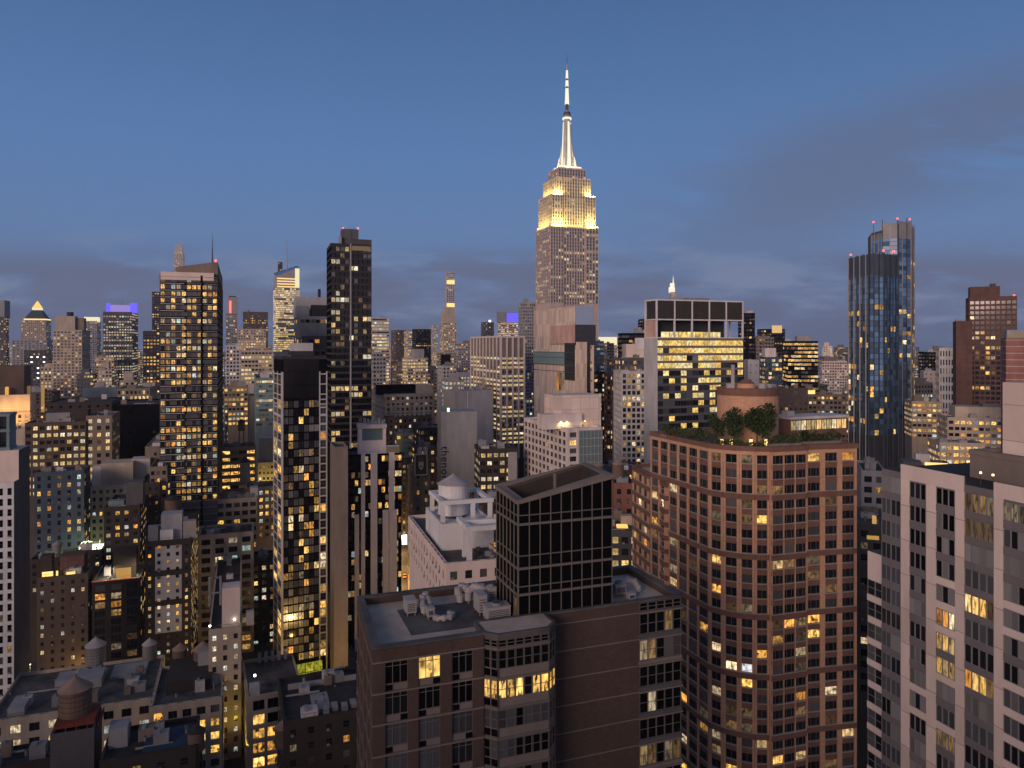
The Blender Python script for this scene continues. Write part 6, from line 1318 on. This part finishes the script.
# ------------------------------------------------------------------ the avenue glimpsed between buildings
def street():
    a, b = Vector(pt(404.5, 345)), Vector(pt(405.5, 640)); d = (b-a).normalized(); n = Vector((d.y, -d.x))
    def strip(nm, lo, hi, z, mt, kind='structure', t0=-160, t1=700):
        m = MB(); p = [a+d*t0+n*lo, a+d*t0+n*hi, a+d*t1+n*hi, a+d*t1+n*lo]; m.quad([(*q, z) for q in p], mt); o = m.build(nm); tag(o, kind=kind)
    strip('avenue', -7, 7, .01, 'asphalt')
    for lo, hi in ((-10.5, -7), (7, 10.5)):
        m = MB(); p = [a+d*-160+n*lo, a+d*-160+n*hi, a+d*700+n*hi, a+d*700+n*lo]; m.prism([tuple(q) for q in p], .001, .14, 'pavement'); tag(m.build('pavement'), kind='structure')
    m = MB()
    for k in range(60):
        for off in (-2.3, 2.3):
            c = a+d*(k*9-60)+n*off; p = [c-n*.08, c+n*.08, c+n*.08+d*3, c-n*.08+d*3]; m.quad([(*q, .018) for q in p], 'paint_white')
    tag(m.build('road_markings'), kind='structure')
    rz = math.atan2(d.y, d.x)
    for k, (t, off, mt, lbl) in enumerate(((2, -4.2, 'car_paint', 'dark car with red tail lamps nearest on the glimpsed avenue'), (9, 0, 'car_yellow', 'yellow taxi in the middle lane of the glimpsed avenue'), (18, -4.2, 'car_paint', 'dark car second in the left lane of the avenue'), (27, 4.2, 'car_paint', 'dark car in the right lane of the avenue'), (38, 0, 'car_yellow', 'second yellow taxi farther up the middle lane'), (52, -4.2, 'car_paint', 'third dark car farther up the left lane'), (66, 4.2, 'car_paint', 'farthest car in the right lane of the avenue'))):
        c = a+d*t+n*off; r = thing('car', lbl, 'car', (c.x, c.y, .02), rz, 'cars on the avenue')
        m = MB(); pr = [(-2.2, .35), (2.2, .35), (2.25, .75), (1.3, .92), (.7, 1.42), (-1.1, 1.45), (-1.9, .98), (-2.25, .9)]
        for s in (-.85, .85): m.quad([(x, s, z) for x, z in (pr if s < 0 else pr[::-1])], mt)
        for q in range(len(pr)): x0, z0 = pr[q]; x1, z1 = pr[(q+1) % len(pr)]; m.quad([(x0, .85, z0), (x1, .85, z1), (x1, -.85, z1), (x0, -.85, z0)][::-1], 'glass_dark' if q in (3, 5) else mt)
        m.build('body', r)
        for sx_ in (-1.35, 1.35):
            for sy_ in (-.85, .85): m = MB(); m.tube((sx_, sy_-.1, .33), (sx_, sy_+.1, .33), .33, 'black', 12); m.build('wheel', r)
        for sy_ in (-.6, .6):
            m = MB(); m.xbox(-2.3, -2.24, sy_-.22, sy_+.22, .6, .85, 'lamp_red'); m.build('tail_lamp', r)
            m = MB(); m.xbox(2.23, 2.3, sy_-.2, sy_+.2, .5, .7, 'lamp_white'); m.build('headlight', r)
    for k, t in enumerate((-8, 22, 52, 82)):
        c = a+d*t+n*-8.2; r = thing('street_lamp', ['first', 'second', 'third', 'fourth'][k]+' amber street lamp from the near end of the avenue', 'street lamp', (c.x, c.y, .14), rz, 'street lamps on the avenue')
        m = MB(); m.cyl(0, 0, 0, 9, .12, .07, 'metal_grey', 8); m.build('pole', r); m = MB(); m.tube((0, 0, 8.8), (0, -2.2, 9.2), .05, 'metal_grey'); m.build('arm', r); m = MB(); m.xbox(-.2, .2, -2.9, -2.1, 9.05, 9.25, 'lamp_warm'); m.build('lamp_head', r)
        l = bpy.data.lights.new('street_light', 'POINT'); l.energy = 25000; l.color = (1, .58, .2); l.shadow_soft_size = .4; o = bpy.data.objects.new('street_light', l); COL.objects.link(o); o.parent = r; o.location = (0, -2.5, 8.8)
    p = pt(404.5, 420); s = thing('shop_sign', 'glaring blue white shop sign above the avenue traffic', 'sign', (*p, zz(545, 420)), GR)
    m = MB(); m.xbox(-1.6, 1.6, 0, .5, 0, 6, 'metal_dark'); m.build('frame', s); m = MB(); m.xbox(-1.4, 1.4, -.08, -.01, .2, 5.8, 'sign_white'); m.build('face', s)
    for (px_, D, z, e) in ((345, 225, 9, 20000), (330, 235, 6, 1200), (880, 215, 20, 5000), (250, 300, 10, 4000), (520, 300, 8, 6000), (80, 262, 5, 1500), (204, 242, 7, 3500), (262, 246, 7, 4000), (144, 275, 8, 2500), (30, 262, 7, 2500), (640, 230, 9, 5000)):  # last five lamps are added to spill amber light into the canyons
        q = pt(px_, D); r = thing('street_lamp', {345: 'amber street lamp in the slot left of the brown block', 330: 'amber street lamp by the slim black tower lobby', 880: 'amber street lamp in the gap between apartment towers', 250: 'amber street lamp in the alley beside the tan loft', 520: 'amber street lamp behind the sloped glass screen', 80: 'amber street lamp below the brown hotel', 204: 'added amber lamp in the canyon behind the two cone tanks', 262: 'added amber lamp in the alley left of the slim black tower', 144: 'added amber lamp beside the white panelled block', 30: 'added amber lamp at the foot of the white edge tower', 640: 'added amber lamp at the foot of the rounded tower'}[px_], 'street lamp', (*q, .02), 0)
        m = MB(); m.cyl(0, 0, 0, z-.2, .12, .07, 'metal_grey', 8); m.build('pole', r); m = MB(); m.cyl(0, 0, z-.2, z, .3, .2, 'lamp_warm', 8); m.build('lamp_head', r)
        l = bpy.data.lights.new('street_light', 'POINT'); l.energy = e; l.color = (1, .6, .2); l.shadow_soft_size = .4; o = bpy.data.objects.new('street_light', l); COL.objects.link(o); o.parent = r; o.location = (0, -1.0, z)
street()

# ------------------------------------------------------------------ small distant city blocks between the landmarks
def distant():
    rr = random.Random(21); spots = []
    for D, lo, hi, n, w0, w1 in ((3600, 349, 355, 26, 10, 30), (2400, 341, 356, 32, 7, 22), (1700, 342, 366, 34, 9, 24), (1250, 350, 378, 34, 10, 26), (900, 364, 394, 32, 13, 30), (680, 380, 412, 26, 16, 34)):
        for k in range(n):
            spots.append((D*rr.uniform(.93, 1.07), 8+(k+rr.uniform(-.25, .25))*1016/n+10, rr.uniform(lo, hi), rr.uniform(w0, w1)))
    hs = sorted(HEROES); spots.sort(key=lambda s: s[1]); cnt = {}
    words = ['first', 'second', 'third', 'fourth', 'fifth', 'sixth', 'seventh', 'eighth', 'ninth', 'tenth', 'eleventh', 'twelfth'] + ['%dth' % k for k in range(13, 90)]
    tones = [('beige', 'beige'), ('grey', 'grey'), ('taupe', 'brown'), ('grey_light', 'pale'), ('dark_grey', 'dark'), ('stone', 'stone'), ('pink_plain', 'pinkish')]
    for D, px, top, wpx in spots:
        if 534 < px < 604 and D < 830: continue
        if 640 < px < 745: continue
        left = [h for h in hs if h[0] <= px]; right = [h for h in hs if h[0] > px]
        mt, tone = rr.choice(tones); key = (left[-1][1] if left else '', right[0][1] if right else '', tone)
        c = cnt.get(key, 0); cnt[key] = c+1
        where = ('right of the ' + key[0]) if key[0] and not key[1] else ('left of the ' + key[1]) if not key[0] else 'between %s and %s' % (key[0], key[1])
        lbl = '%s small %s block from left %s' % (words[c], tone, where)
        g = GR+rr.choice([0, 0, 0, .06, -.05]); west = px > 250
        pc = px-wpx/2+wpx*(.12 if west else .88)
        far('distant_block', lbl, px-wpx/2, pc, px+wpx/2, top, D, mt, min(top+45, 430), g=g, depth=rr.uniform(14, 30), lit=rr.uniform(.15, .6), run=.4, lm=rr.choice(['lit_pale', 'lit_warm', 'lit_office']), bw=rr.uniform(2.8, 3.8)*(1+D/7000), fh=3.7*(1+D/7000), ww=1.9*(1+D/7000), wh=1.9*(1+D/7000), blind=.1, clutter=2 if D < 1400 else 1, extras=[('box', px-wpx*rr.uniform(.1, .3), px+wpx*rr.uniform(.05, .3), top-rr.uniform(1.5, 5)*(1.6 if D < 1000 else 1), 3, 9, mt)]+([('spike', px+1, px+1.5, top-rr.uniform(4, 9), 5, 1, 'metal_dark')] if rr.random() < .2 else []), cat='distant block', group='small distant city blocks')
distant()
# ------------------------------------------------------------------ evening haze over the city
def haze():
    m = bpy.data.materials.new('haze'); m.use_nodes = True; t = m.node_tree; t.nodes.remove(t.nodes['Principled BSDF'])
    v = t.nodes.new('ShaderNodeVolumePrincipled'); v.inputs['Color'].default_value = (.62, .70, .90, 1); v.inputs['Density'].default_value = HAZE; v.inputs['Anisotropy'].default_value = .0
    t.links.new(v.outputs[0], t.nodes['Material Output'].inputs['Volume']); MATS['haze_air'] = m
    b = MB(); b.xbox(-7100, 7100, -700, 8100, -1, 700, 'haze_air'); o = b.build('haze'); o['kind'] = 'stuff'
HAZE = .00005
haze()
